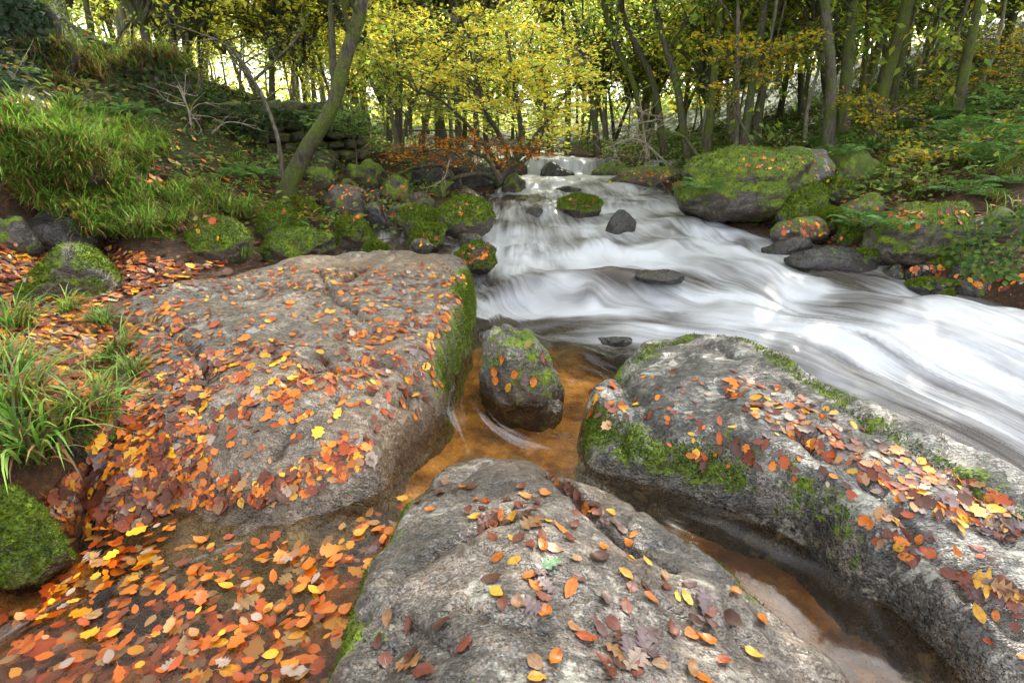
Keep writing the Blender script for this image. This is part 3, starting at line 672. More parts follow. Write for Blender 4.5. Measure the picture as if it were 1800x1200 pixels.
# in the stream
B('stone_block', 'dark square boulder in the middle of the upper waterfall', 980, 322, 78, 36, 13.7, 'wet_rock', .1, 31, .7, 18)
B('boulder', 'mossy boulder with leaves in the upper rapids', 1020, 378, 80, 34, 8.6, 'boulder', .8, 32, .7, 9)
B('boulder', 'dark wet pyramid shaped boulder in the rapids', 1092, 418, 58, 46, 7.6, 'wet_rock', .1, 33, .8, 9)
B('boulder', 'half drowned dark boulder with water sliding over it', 1490, 488, 190, 46, 5.9, 'wet_rock', .2, 34, .5, 9, 4, .4)
B('boulder', 'low black rock at the head of the side cascade', 1395, 448, 90, 30, 6.5, 'wet_rock', .1, 35, .6, 8)
B('stone', 'dark mossy stone at the right side cascade', 1582, 490, 44, 22, 5.75, 'wet_rock', .4, 36, .8)
B('stone', 'wet stone carrying leaves at the right bank', 1625, 498, 56, 32, 5.65, 'wet_rock', .3, 37, .8)
B('stone', 'dark wet stone just breaking the water behind the long slab', 1085, 606, 64, 9, 3.95, 'wet_rock', .0, 38, .5)
B('stone', 'dark wet stone splitting the rapids below the pyramid boulder', 1165, 494, 90, 14, 5.25, 'wet_rock', .0, 131, .6, 12, 4, .8)
B('stone', 'small dark stone with water spilling past it in the upper rapids', 945, 380, 46, 16, 8.5, 'wet_rock', .0, 132, .7, 12, 4, .8)
B('stone', 'low dark stone in the far rapids under the waterfall', 1000, 340, 50, 12, 10.9, 'wet_rock', .1, 133, .7, 12, 3, .8)
B('rock_ledge', 'long mossy ledge covered with leaves right of the waterfall', 1135, 332, 150, 36, 11.6, 'boulder', .6, 39, .5, 9)
B('boulder', 'low mossy stone behind the upper waterfall', 968, 290, 70, 16, 16.5, 'boulder', .9, 40, .6)
B('boulder', 'dark mossy boulder flanking the waterfall on its left', 898, 318, 62, 42, 14.0, 'boulder', .5, 58, .9, 12)
B('boulder', 'mossy boulder flanking the waterfall on its right', 1078, 320, 74, 36, 13.8, 'boulder', .6, 59, .9, 12)
# right bank
B('boulder', 'huge green mossy boulder on the right bank of the rapids', 1325, 385, 242, 118, 7.7, 'boulder', .98, 41, .8, 8, 5, .2, .10, rotz=.2)
B('boulder', 'pale bare topped boulder leaning on the huge mossy boulder', 1415, 325, 125, 64, 8.6, 'slab_dark', .45, 42, .7, 9, 4)
B('boulder', 'mossy boulder behind the pale bare topped one', 1512, 335, 100, 70, 9.0, 'boulder', .9, 43, .8, 9, 4)
B('boulder', 'dark mossy boulder below the pale bare topped one', 1425, 388, 96, 62, 7.3, 'boulder', .75, 44, .8, 9, 4)
B('rock_ledge', 'low leaf covered ledge at the right water edge', 1420, 420, 110, 36, 6.8, 'boulder', .5, 45, .6, 8, 4)
B('boulder', 'small bright mossy stone under the fern on the right', 1505, 425, 48, 50, 6.7, 'boulder', .9, 46, .8)
B('boulder', 'wide mossy boulder topped with leaves near the ivy', 1640, 472, 185, 112, 5.9, 'boulder', .85, 47, .7, 8, 5, .2)
B('boulder', 'mossy stone covered with leaves right of the dark mossy boulder', 1530, 392, 100, 50, 7.4, 'boulder', .6, 48, .7)
B('boulder', 'black undercut boulder below the ivy at the right edge', 1765, 548, 190, 80, 5.2, 'wet_rock', .35, 49, .6, 8, 4)
k = 0
for (u, vb, w, h, y, lab, mat) in [(1460, 402, 60, 34, 7.0, 'dark stone wedged right of the low leaf covered ledge', 'boulder'), (1560, 452, 70, 44, 6.2, 'dark mossy stone left of the wide leafy boulder', 'boulder'), (1535, 470, 60, 28, 6.0, 'black wet stone at the foot of the bank cascade', 'wet_rock'), (1700, 500, 90, 60, 5.6, 'dark mossy stone under the ivy', 'boulder'), (1590, 400, 70, 40, 7.0, 'mossy stone above the wide leafy boulder', 'boulder'),
        (1240, 345, 60, 30, 9.6, 'low dark stone upstream of the huge mossy boulder', 'boulder'), (1205, 338, 40, 18, 10.4, 'small stone at the upstream right shore', 'wet_rock'), (1760, 430, 110, 60, 6.0, 'mossy boulder hidden behind the ivy', 'boulder'), (1655, 522, 80, 26, 5.3, 'flat wet stone at the right water edge', 'wet_rock'), (1480, 350, 70, 36, 8.2, 'mossy stone between the two rear boulders', 'boulder')]:
    B('bank_stone', lab, u, vb, w, h, y, mat, [.8, .5, .65][k % 3], 120 + k, .9, 18, 4, rough=.15, group='stones of the right bank'); k += 1
# left bank
B('boulder', 'mossy rock covered with dead leaves on the grassy bank', 82, 305, 165, 62, 5.4, 'boulder', .7, 51, .6, 7, 4)
B('boulder', 'round mossy rock at the bottom left edge of the pool', 20, 1035, 160, 165, 1.5, 'boulder', .85, 52, .8, 5, 5, .3, .07)
B('boulder', 'dark mossy rock under the near tuft of grass', 105, 862, 210, 165, 2.1, 'boulder', .7, 53, .55, 6, 5, .3)
B('stone', 'small pale stone among leaf litter behind the tan slab', 228, 495, 40, 26, 4.8, 'slab_tan', .1, 54, .7)
B('rock_outcrop', 'ivy covered dark rock face in the top left corner', 10, 170, 210, 260, 7.2, 'wet_rock', .62, 55, .8, 14, 5, .2)
B('rock_outcrop', 'overgrown mossy rock outcrop with hanging grass on the left', 262, 214, 175, 128, 8.4, 'boulder', .8, 56, .7, 16, 5, .2)
B('earth_bank', 'dark undercut earth bank with roots below the orange beech', 795, 330, 190, 62, 11.2, 'wet_rock', .3, 57, .5, 8, 4)

# moss tufts: short shoots standing on the mossy near rocks
def moss_tufts(o, v, f, ms, n, size, col=(.10, .16, .015)):
    tri = f if f.shape[1] == 3 else np.concatenate([f[:, :3], f[:, [0, 2, 3]]])
    a, b, c = v[tri[:, 0]], v[tri[:, 1]], v[tri[:, 2]]
    fn = np.cross(b - a, c - a); ar = np.linalg.norm(fn, axis=1); fn /= ar[:, None] + 1e-12
    w = ar * np.clip(ms[tri].mean(1) - .42, 0, 1) * (fn[:, 2] > -.3) * (v[tri].mean(1)[:, 2] > -.05)
    if w.sum() <= 0: return
    t = rng.choice(len(tri), n, p=w / w.sum()); r1 = np.sqrt(rng.random(n)); r2 = rng.random(n)
    p = a[t] * (1 - r1)[:, None] + b[t] * (r1 * (1 - r2))[:, None] + c[t] * (r1 * r2)[:, None]
    nn = fn[t] + rng.normal(size=(n, 3)) * .55; nn[:, 2] += .3; nn /= np.linalg.norm(nn, axis=1)[:, None]
    sd = np.cross(nn, rng.normal(size=(n, 3))); sd /= np.linalg.norm(sd, axis=1)[:, None]
    L = size * rng.uniform(.5, 1.4, n)[:, None]
    V = np.stack([p - sd * L * .28 - fn[t] * .003, p + sd * L * .28 - fn[t] * .003, p + nn * L], 1).reshape(-1, 3)
    C = np.asarray(col) * rng.uniform(.35, 1.5, n)[:, None] * np.array([1, 1, 1]) + rng.uniform(0, .03, n)[:, None] * [1, .6, 0]
    me = mesh_np('moss', V - np.array(o.location), np.arange(3 * n).reshape(-1, 3), M['moss_tuft'], True, {'Col': np.repeat(C, 3, 0)})
    tag(put('moss', me, o), kind='stuff')
moss_tufts(left_slab, lv, lq, lm, 9000, .016)
moss_tufts(right_slab, rv, rq, rm, 9000, .013, (.075, .12, .014))
moss_tufts(front_rock, fv, fq, fm, 5000, .011, (.085, .14, .015))
for (o, v, f, ms, nr, y) in BOULD:
    if y < 9 and ms.mean() > .45: moss_tufts(o, v, f, ms, 6000 if y < 3 else 3800, .013 if y < 3 else .022 if y < 6.2 else .03)
# ============================================================ PROBING the built place
def bvh(v, f):
    return BVHTree.FromPolygons([tuple(a) for a in np.asarray(v).tolist()], [tuple(a) for a in np.asarray(f).tolist()])
sel = (GV[GQ].mean(1)[:, 0] > -22) & (GV[GQ].mean(1)[:, 0] < 26) & (GV[GQ].mean(1)[:, 1] > -1) & (GV[GQ].mean(1)[:, 1] < 45)
TREES = [(ground, bvh(GV, GQ[sel]))] + [(o, bvh(v, f)) for (o, v, f) in SOLIDS]
def probe(org, dr, only=None, reach=60):
    org, dr = Vector([float(c) for c in org]), Vector([float(c) for c in dr]).normalized(); best = None
    for o, t in TREES:
        if only and o not in only: continue
        p, n, i, dd = t.ray_cast(org, dr, reach)
        if p is not None and (best is None or dd < best[2]): best = (p, n, dd, o)
    return best
def hit(u, v, only=None): return probe((0, 0, CAM_Z), ray(u, v), only)
def drop(x, y, only=None): return probe((x, y, 30), (0, 0, -1), only)
def gz(x, y):
    h = drop(x, y, [ground]); return h[0].z if h else 0.0
def in_poly(poly, n, r_=rng):
    poly = np.asarray(poly, float); lo, hi = poly.min(0), poly.max(0); res = []
    while len(res) < n:
        q = r_.uniform(lo, hi, (n * 2, 2)); res += list(q[poly_dist(q, poly) > 0])
    return np.array(res[:n])

# ============================================================ FOLIAGE
def pick(pal, n, var=.25):
    pal = np.asarray(pal, float); c = pal[rng.integers(0, len(pal), n)]
    return np.clip(c * rng.uniform(1 - var, 1 + var, (n, 1)) * rng.uniform(.92, 1.08, (n, 3)), 0, 1)
def leaf_quads(mb, p, dr, nrm, L, col, wr=.55, mat=0):
    n = len(p); L = np.broadcast_to(L, n)[:, None]
    dr = dr / (np.linalg.norm(dr, axis=1)[:, None] + 1e-9)
    sd = np.cross(nrm, dr); sd /= np.linalg.norm(sd, axis=1)[:, None] + 1e-9
    up = np.cross(dr, sd)
    v = np.stack([p, p + dr * L * .45 + sd * L * wr * .5 + up * L * .08, p + dr * L - up * L * .05, p + dr * L * .45 - sd * L * wr * .5 + up * L * .08], 1)
    i = np.arange(n)[:, None] * 4
    mb.add(v.reshape(-1, 3), quads=i + [[0, 1, 2, 3]], col=np.repeat(col, 4, 0), mat=mat)
def sprays(mb, cen, out_dir, n_leaf, rad, leaf, pal, droop=.15, twig=True, flat=.12, bark_mat_i=1):
    """flat fans of leaves, each on its own twig"""
    m = len(cen)
    out_dir = out_dir / (np.linalg.norm(out_dir, axis=1)[:, None] + 1e-9)
    t = rng.random((m, n_leaf)); s = rng.uniform(-1, 1, (m, n_leaf)) * (.25 + .75 * np.sin(np.pi * np.clip(t, .05, .95)))
    side = np.cross(out_dir, [0, 0, 1.0]); side /= np.linalg.norm(side, axis=1)[:, None] + 1e-9
    tilt = rng.normal(0, .25, (m, 1, 1))
    R_ = (rad * rng.uniform(.6, 1.3, m))[:, None, None]
    P = cen[:, None] + out_dir[:, None] * (t[..., None] * 2 - .8) * R_ + side[:, None] * s[..., None] * R_ * .75
    P[..., 2] += (-droop * (t ** 2) * R_[..., 0] * 1.5 + s * tilt[..., 0] * R_[..., 0] + rng.normal(0, flat, (m, n_leaf)) * R_[..., 0])
    D = out_dir[:, None] * .7 + side[:, None] * np.sign(s)[..., None] * .7 + rng.normal(0, .35, (m, n_leaf, 3))
    Nn = rng.normal(0, .45, (m, n_leaf, 3)); Nn[..., 2] += 1.0
    n = m * n_leaf
    col = pick(pal, n) * np.repeat(rng.uniform(.8, 1.2, m), n_leaf)[:, None]
    leaf_quads(mb, P.reshape(-1, 3), D.reshape(-1, 3), Nn.reshape(-1, 3), leaf * rng.uniform(.6, 1.3, n), np.clip(col, 0, 1))
    if twig:
        for k in range(m):
            a = cen[k] - out_dir[k] * R_[k, 0, 0] * 1.3; b = cen[k] + out_dir[k] * R_[k, 0, 0] * 1.0; b[2] -= droop * R_[k, 0, 0]
            mb.tube(bez([a, (a + b) / 2 + rng.normal(0, .06, 3), b], 4), [.011, .007, .005, .002], 3, mat=bark_mat_i)
YEL = [(.74, .67, .10), (.66, .68, .11), (.80, .64, .08), (.56, .64, .10), (.42, .58, .09)]
YGR = [(.54, .62, .14), (.44, .58, .13), (.66, .64, .15), (.36, .52, .11), (.66, .56, .10)]
GRN = [(.22, .33, .05), (.30, .42, .06), (.38, .48, .06), (.15, .24, .04), (.52, .52, .06)]
MIX = [(.24, .34, .05), (.34, .42, .05), (.52, .52, .05), (.62, .48, .04), (.18, .27, .04)]
ORG = [(.62, .20, .02), (.70, .28, .02), (.55, .13, .015), (.72, .40, .04), (.45, .10, .012)]
def crown(name, n, rx, rz, leaf, pal, n_leaf=34, rad=.75, low=.0, zc=0.0, bark='bark'):
    mb = MB()
    d = rng.normal(size=(n, 3)); d /= np.linalg.norm(d, axis=1)[:, None]
    c = d * (rng.random(n) ** .45)[:, None] * [rx, rx, rz] + [0, 0, zc]
    if low: c[:, 2] -= low * rng.random(n) ** 2
    o = c.copy(); o[:, 2] *= .2; o += rng.normal(0, .3, o.shape)
    sprays(mb, c, o, n_leaf, rad, leaf, pal)
    for k in rng.choice(n, min(n, 26), False):           # boughs carrying the sprays
        e = c[k]; mb.tube(bez([(0, 0, -rz * .9 + zc), (e[0] * .35, e[1] * .35, (e[2] - rz + zc) * .4), e], 6), [.07, .055, .042, .03, .018, .008], 4, mat=1)
    return mb.mesh(name, [M['foliage'], M[bark]])
CR = {'yellow': [crown('crown', 52, 2.6, 3.0, .115, YEL, 50, .8, 1.5) for _ in range(2)],
      'lime': [crown('crown', 52, 2.6, 3.0, .115, YGR, 50, .8, 1.5) for _ in range(2)],
      'green': [crown('crown', 52, 2.6, 3.0, .115, GRN, 50, .8, 1.5) for _ in range(2)],
      'mixed': [crown('crown', 52, 2.6, 3.0, .115, MIX, 50, .8, 1.5) for _ in range(2)]}
UN = {'yellow': crown('crown', 70, 1.6, 1.7, .11, YEL, 40, .55), 'lime': crown('crown', 70, 1.6, 1.7, .11, YGR, 40, .55),
      'green': crown('crown', 70, 1.6, 1.6, .11, GRN, 40, .55), 'mixed': crown('crown', 70, 1.6, 1.6, .11, MIX, 40, .55)}
def trunk_mesh(path, r0, r1, mat, limbs=6, lo=.35, sides=9, seed=0, flare=1.5, split=False):
    r_ = np.random.default_rng(seed); mb = MB(); n = len(path)
    t = np.linspace(0, 1, n); rad = r0 * (1 - t) + r1 * t; rad = rad * (1 + (flare - 1) * np.exp(-t * n / 1.6))
    path = path + np.c_[.05 * r0 / .15 * np.sin(t * 9 + seed), .05 * np.cos(t * 7 + seed), 0 * t] * np.minimum(1, t * 5)[:, None]
    mb.tube(path, rad, sides, bump=.10); main, lm_ = mb, []
    for k in range(limbs):
        if split: mb = MB()
        tt = lo + (1 - lo) * (k + r_.random()) / limbs * .95; i = min(n - 2, int(tt * (n - 1))); p = path[i]
        a = r_.uniform(0, 2 * math.pi); L = r_.uniform(.9, 2.4) * (1.25 - tt); rr = rad[i] * r_.uniform(.28, .5)
        d1 = np.array([math.cos(a), math.sin(a), r_.uniform(.2, .9)])
        e = p + d1 * L; m_ = p + d1 * L * .5 + [r_.normal(0, .12), r_.normal(0, .12), r_.uniform(-.1, .2)]
        e2 = e + (d1 + r_.normal(0, .5, 3)) * L * .6
        pp = bez([p, m_, e, e2], 8); mb.tube(pp, np.linspace(rr, rr * .15, 8), 5, bump=.08)
        for q in (3, 5):
            d2 = d1 + r_.normal(0, .8, 3); mb.tube(bez([pp[q], pp[q] + d2 * L * .22, pp[q] + d2 * L * .42 + [0, 0, .1]], 4), np.linspace(rr * .35, rr * .06, 4), 3)
        if split: lm_.append(mb.mesh('branch', [M[mat]]))
    return (main.mesh('trunk', [M[mat]]), lm_) if split else main.mesh('trunk', [M[mat]])
def hero_tree(label, px, w, y, mat='bark', cr='green', top=13.0, cscale=1.1, limbs=8, kind='tree', group=None, lo=.22, dz=0.0, yl=None):
    """px: pixels of the stem from foot to the frame's top edge"""
    ys = [y] * len(px) if yl is None else yl
    P = np.array([aty(u, v, yy) for (u, v), yy in zip(px, ys)])
    P[0, 2] = min(P[0, 2], gz(P[0, 0], P[0, 1]) + .02) - .12
    d = P[-1] - P[-2]; d /= np.linalg.norm(d); e = P[-1].copy(); pts = list(P)
    while e[2] < top:
        d = d * .75 + np.array([0, 0, 1.0]) * .25; d /= np.linalg.norm(d); e = e + d * 1.8; pts.append(e)
    pts = np.array(pts); path = bez(pts, 26)
    r0 = w * .68 / pxm(px[0][0], px[0][1], y) / 2
    root = empty('tree', P[0]); tag(root, label, 'tree', group)
    me = trunk_mesh(path - P[0], r0, r0 * .35, mat, limbs, lo, 10, int(px[0][0]), split=True)
    tk = put('trunk', me[0], root)
    for b_ in me[1]: put('branch', b_, tk)
    cs = CR[cr]; q = path[np.argmin(np.abs(path[:, 2] - ((6.8 if cr in ('yellow', 'lime') else 7.8) if y > 12.9 else 9.0)))] - P[0]
    put('crown', cs[int(px[0][0]) % len(cs)], root, q + [0, 0, dz], (0, 0, px[0][0] * .7), (cscale, cscale, cscale))
    return root
H = hero_tree
H('mossy leaning tree on the left bank curving up over the boulders', [(492, 352), (514, 312), (548, 256), (588, 194), (611, 105), (635, 0)], 42, 8.0, 'bark_moss', 'lime', 12, 1.3, 7, lo=.4)
H('straight dark tree behind the overgrown outcrop', [(258, 92), (250, 40), (240, 0)], 20, 13, 'bark', 'yellow', 13)
H('ivy clad tree on the bank above the timber beam', [(158, 66), (156, 30), (154, 0)], 15, 12, 'bark_moss', 'yellow', 13)
H('thin mossy tree at the top left beside the rock face', [(108, 50), (110, 20), (112, 0)], 12, 12.5, 'bark_moss', 'yellow', 12)
H('left one of a pair of brown trunks behind the outcrop', [(304, 95), (302, 40), (300, 0)], 16, 15, 'bark_pale', 'yellow', 14)
H('right one of a pair of brown trunks behind the outcrop', [(324, 100), (322, 40), (321, 0)], 13, 15.5, 'bark_pale', 'yellow', 14)
H('dark trunk left of the leaning tree above the wall', [(478, 190), (475, 90), (470, 0)], 13, 16, 'bark', 'yellow', 14)
H('grey ivy hung trunk just left of the leaning tree', [(580, 160), (585, 80), (585, 0)], 18, 13, 'bark', 'lime', 14)
H('straight pair trunk right of the leaning tree, the darker', [(684, 245), (682, 120), (680, 0)], 13, 17, 'bark', 'yellow', 14)
H('brown straight trunk right of the leaning tree with mossy foot', [(699, 248), (702, 120), (708, 0)], 17, 16, 'bark_pale', 'yellow', 14)
H('mossy trunk with a bent sister stem above the root bank', [(772, 250), (768, 160), (765, 0)], 17, 15, 'bark_moss', 'yellow', 14)
H('bent pale trunk curving left above the root bank', [(788, 242), (775, 205), (780, 150), (790, 0)], 15, 15, 'bark_pale', 'yellow', 14)
H('pale forked trunk left of the yellow beech', [(808, 240), (803, 150), (800, 0)], 16, 14.5, 'bark_pale', 'yellow', 14)
H('slim trunk just right of the pale forked one', [(838, 236), (836, 150), (842, 0)], 13, 15, 'bark_pale', 'lime', 14)
H('dark slim trunk behind the yellow beech leaves', [(998, 268), (1000, 150), (985, 0)], 10, 19, 'bark', 'mixed', 14)
H('dark trunk leaning left above the far side of the waterfall', [(1052, 268), (1040, 170), (1020, 70), (1005, 0)], 14, 16, 'bark', 'mixed', 13)
H('mossy curving trunk right of the waterfall', [(1140, 265), (1118, 160), (1088, 90), (1060, 0)], 14, 14.5, 'bark_moss', 'mixed', 13)
H('dark swaying trunk between the curving stems', [(1172, 258), (1150, 150), (1110, 60), (1090, 0)], 17, 15, 'bark', 'green', 13)
H('long left leaning dark stem above the pale twigs', [(1216, 255), (1190, 150), (1165, 60), (1150, 0)], 17, 14, 'bark', 'green', 13)
H('upright mossy trunk left of the broken dead stem', [(1242, 258), (1258, 130), (1268, 0)], 20, 13.5, 'bark_moss', 'green', 13)
H('pale dead stem standing behind the huge mossy boulder', [(1300, 262), (1297, 150), (1296, 0)], 11, 12, 'bark_pale', 'green', 10)
H('dark trunk fanning right behind the dead stem', [(1308, 250), (1325, 120), (1345, 0)], 19, 13.5, 'bark', 'green', 13)
H('slimmer trunk fanning further right behind the dead stem', [(1330, 235), (1352, 110), (1378, 0)], 15, 15, 'bark', 'green', 13)
H('left one of the two thick dark trunks on the right bank', [(1462, 245), (1463, 130), (1452, 0)], 25, 11.5, 'bark', 'green', 13, 1.6)
H('right one of the two thick dark trunks on the right bank', [(1487, 222), (1492, 110), (1502, 0)], 26, 12.5, 'bark_moss', 'green', 13, 1.6)
H('ivy clad thin trunk right of the two thick ones', [(1517, 190), (1522, 90), (1530, 0)], 15, 14, 'bark_moss', 'green', 13)
H('thick trunk leaning right on the fern slope', [(1540, 205), (1565, 100), (1594, 0)], 33, 12.5, 'bark_moss', 'green', 13, 1.6)
H('mossy stem close behind the thick leaning trunk', [(1565, 190), (1582, 100), (1598, 0)], 18, 14, 'bark_moss', 'green', 13)
H('lone mossy trunk leaning right near the right edge', [(1680, 208), (1697, 110), (1724, 0)], 23, 11.5, 'bark_moss', 'green', 13, 1.6)
H('dark trunk up the slope behind the lone leaning one', [(1665, 130), (1672, 60), (1690, 0)], 13, 18, 'bark', 'green', 14)
H('small dark trunk at the top right corner', [(1775, 60), (1785, 20), (1795, 0)], 15, 16, 'bark', 'green', 14)
H('straight trunk seen between the thick pair and the dead stem', [(1410, 215), (1405, 100), (1400, 0)], 12, 19, 'bark', 'green', 14)

LMK = [(60, 'the top left rock face'), (258, 'the overgrown outcrop'), (420, 'the left end of the stone wall'), (520, 'the stone wall'), (600, 'the mossy leaning tree'), (700, 'the brown straight trunk'), (800, 'the root bank'), (900, 'the yellow beech'), (985, 'the waterfall'), (1130, 'the bleached branch'), (1215, 'the long left leaning stem'), (1300, 'the pale dead stem'), (1390, 'the huge mossy boulder'), (1475, 'the two thick dark trunks'), (1560, 'the thick leaning trunk'), (1690, 'the lone leaning trunk'), (1800, 'the right picture edge')]
def whereabouts(u, y):
    m, nm = min(LMK, key=lambda q: abs(q[0] - u)); e = u - m
    side = 'straight' if abs(e) < 14 else ('left' if e < 0 else 'right')
    far = 'close' if y < 16 else ('well' if y < 21 else ('far' if y < 27 else 'farthest'))
    return (f'{far} behind {nm}' if side == 'straight' else f'{far} back {side} of {nm}')
# wood behind: whole trees and thin understorey trees, each one a thing
TV = []
for k in range(5):
    r_ = np.random.default_rng(90 + k)
    zs = np.linspace(-.2, 11, 9); lean = r_.normal(0, .10, 2)
    path = bez(np.c_[zs * lean[0] + .16 * np.sin(zs * .6 + k), zs * lean[1] + .15 * np.cos(zs * .5 + k) - .15, zs], 20)
    TV.append((path, trunk_mesh(path, .085, .03, ['bark_far_lifted', 'bark_far_lifted', 'bark_pale', 'bark_far_lifted', 'bark_moss'][k], 9, .16, 7, 300 + k)))
SV = []
for k in range(3):
    r_ = np.random.default_rng(70 + k)
    zs = np.linspace(-.1, 4.2, 6); lean = r_.normal(0, .16, 2)
    path = bez(np.c_[zs * lean[0], zs * lean[1] + .1 * np.sin(zs * 1.5 + k), zs], 12)
    SV.append((path, trunk_mesh(path, .04, .012, 'bark_far_lifted', 7, .3, 5, 400 + k)))
placed = []
def spot_ok(x, y, r):
    if poly_dist(np.array([[x, y]]), RIV)[0] > -.9: return False
    return all((x - a) ** 2 + (y - b) ** 2 > r * r for a, b in placed)
def wood(n, y0, y1, u0, u1, cr, label, group, sc=(.85, 1.25), gap=1.0):
    k = tries = 0
    while k < n and tries < 3000:
        tries += 1
        y = y0 + (y1 - y0) * random.random(); u = random.uniform(u0, u1); x = (u - 900) / 900 * (y / 1.07)
        if not spot_ok(x, y, gap): continue
        placed.append((x, y)); z = gz(x, y)
        path, me = random.choice(TV); s = random.uniform(*sc)
        root = put('tree', None, None, (x, y, z - .05), (0, 0, random.uniform(0, 6.28)), s)
        tag(root, f"{'slim' if s < 1 else 'stout'} {label} {whereabouts(u, y)}", 'tree', group)
        put('trunk', me, root)
        c = random.choice(CR[random.choice(cr)]); put('crown', c, root, path[random.randint(7, 11)], (0, 0, random.uniform(0, 6.28)), random.uniform(.75, 1.1))
        k += 1
def thicket(n, y0, y1, u0, u1, cr, label, group, sc=(.8, 1.5)):
    k = tries = 0
    while k < n and tries < 3000:
        tries += 1
        y = y0 + (y1 - y0) * random.random(); u = random.uniform(u0, u1); x = (u - 900) / 900 * (y / 1.07)
        if not spot_ok(x, y, .7): continue
        placed.append((x, y)); z = gz(x, y)
        path, me = random.choice(SV); s = random.uniform(*sc)
        root = put('sapling', None, None, (x, y, z - .05), (0, 0, random.uniform(0, 6.28)), s)
        tag(root, f"{'short' if s < 1.1 else 'tall'} {label} {whereabouts(u, y)}", 'sapling', group)
        put('trunk', me, root)
        put('crown', UN[random.choice(cr)], root, path[-3], (0, 0, random.uniform(0, 6.28)), random.uniform(.9, 1.25))
        k += 1
wood(26, 17, 36, 60, 860, ['yellow', 'lime', 'yellow'], 'yellow wood tree', 'distant trees left of the stream')
wood(12, 20, 36, 860, 1150, ['green', 'mixed', 'lime'], 'tree of the dim wood', 'distant trees above the waterfall')
wood(34, 15, 36, 1060, 1900, ['green', 'green', 'mixed'], 'green slope tree', 'distant trees right of the stream')
wood(4, 13, 22, -500, 0, ['yellow', 'lime'], 'tree up the left bank', 'trees at the left edge')
wood(5, 12, 20, 1850, 2500, ['green', 'mixed'], 'tree up the right slope', 'trees at the right edge')
thicket(40, 15, 33, 150, 880, ['yellow', 'lime', 'yellow'], 'yellow sapling', 'yellow saplings left of the stream')
thicket(9, 19, 32, 880, 1150, ['green', 'mixed'], 'lime sapling', 'saplings behind the waterfall')
thicket(34, 13, 30, 1120, 1850, ['green', 'mixed', 'lime', 'mixed'], 'green sapling', 'green saplings right of the stream')

thicket(16, 18, 32, 1380, 1900, ['green', 'mixed', 'lime'], 'bushy sapling', 'green saplings right of the stream', (1.2, 1.9))
# the far wood that reads as one mass
mb = MB()
for (n, u0, u1, pal) in [(900, -500, 900, YEL), (420, 700, 1250, YGR), (600, 1050, 2400, MIX), (200, 1400, 2400, GRN)]:
    yy = rng.uniform(34, 62, n); uu = rng.uniform(u0, u1, n); xx = (uu - 900) / 900 * yy / 1.07
    zz = .8 + rng.random(n) ** 1.9 * 15 + np.maximum(0, ground_z(xx, yy)[0] - .8)
    a = rng.uniform(0, 6.28, n)
    sprays(mb, np.c_[xx, yy, zz], np.c_[np.cos(a), np.sin(a), 0 * a], 26, 2.0, .48, pal, twig=False, flat=.35)
for k in range(90):
    yy = rng.uniform(34, 55); xx = (rng.uniform(-500, 2300) - 900) / 900 * yy / 1.07; l = rng.normal(0, .08, 2)
    g0 = ground_z(np.array([xx]), np.array([yy]))[0][0] - .2
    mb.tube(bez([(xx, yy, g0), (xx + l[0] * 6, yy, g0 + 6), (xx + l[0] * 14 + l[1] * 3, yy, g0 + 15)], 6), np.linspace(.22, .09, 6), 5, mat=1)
tag(put('far_wood', mb.mesh('far_wood', [M['foliage'], M['bark_far_lifted']])), 'far yellow and green wood closing the view behind the trees', 'wood', kind='stuff')

# ---- the yellow beech over the water
def beech(name, label, foot, foot_y, poly, yr, n_spray, n_leaf, leaf, pal, rad, stems, w, tips=16, mat='bark', cat='tree'):
    b = aty(*foot, foot_y); b[2] = gz(b[0], b[1]) - .05
    root = empty(name, b); tag(root, label, cat)
    cpx = in_poly(poly, n_spray); ys = rng.uniform(*yr, n_spray)
    C = np.array([aty(u, v, yy) for (u, v), yy in zip(cpx, ys)])
    o = C - b; o[:, 2] *= .12; o += rng.normal(0, .25, o.shape)
    mb = MB(); sprays(mb, C - b, o, n_leaf, rad, leaf, pal, droop=.12, flat=.07)
    put('crown', mb.mesh('crown', [M['foliage'], M['bark']]), root)
    tb = MB(); mains = []
    for pts, ww in stems:
        P = np.array([aty(u, v, yy) for u, v, yy in pts]) - b
        pp = bez(P, 14); tb.tube(pp, np.linspace(ww / 2, ww * .12, 14), 7, bump=.08); mains.append(pp)
    allp = np.vstack(mains)
    for k in rng.choice(n_spray, min(tips, n_spray), False):       # side branches reach the sprays
        e = C[k] - b; near = allp[np.argmin(((allp - e) ** 2).sum(1) + 2 * np.maximum(0, allp[:, 2] - e[2]) ** 2)]
        m_ = (near + e) / 2 + [0, 0, .12]; tb.tube(bez([near, m_, e], 7), np.linspace(.022, .005, 7), 4)
    put('trunk', tb.mesh('trunk', [M[mat]]), root)
    return root
beech('beech_tree', 'yellow leaved beech stretching its low boughs over the stream', (893, 300), 11.6,
      [(650, 0), (960, 0), (975, 40), (1030, 75), (1050, 150), (1010, 235), (960, 262), (860, 205), (790, 160), (720, 120), (640, 60)], (8.3, 12), 165, 50, .08, YEL + [(.78, .58, .04), (.80, .56, .04)], .42,
      [([(880, 318, 11.4), (895, 285, 11.5), (880, 240, 11.5), (850, 190, 11), (830, 100, 10.5), (800, 0, 10)], .16), ([(893, 300, 11.5), (930, 255, 11.2), (985, 180, 10.5), (1040, 110, 10)], .12), ([(893, 305, 11.5), (915, 250, 11.6), (905, 150, 11.2), (890, 60, 11), (900, 0, 11)], .13),
       ([(883, 300, 11.5), (840, 240, 11), (780, 180, 10), (700, 130, 9.5)], .10), ([(893, 300, 11.5), (935, 270, 11.4), (960, 200, 11), (930, 90, 11), (960, 0, 11)], .1)], .16, 46)
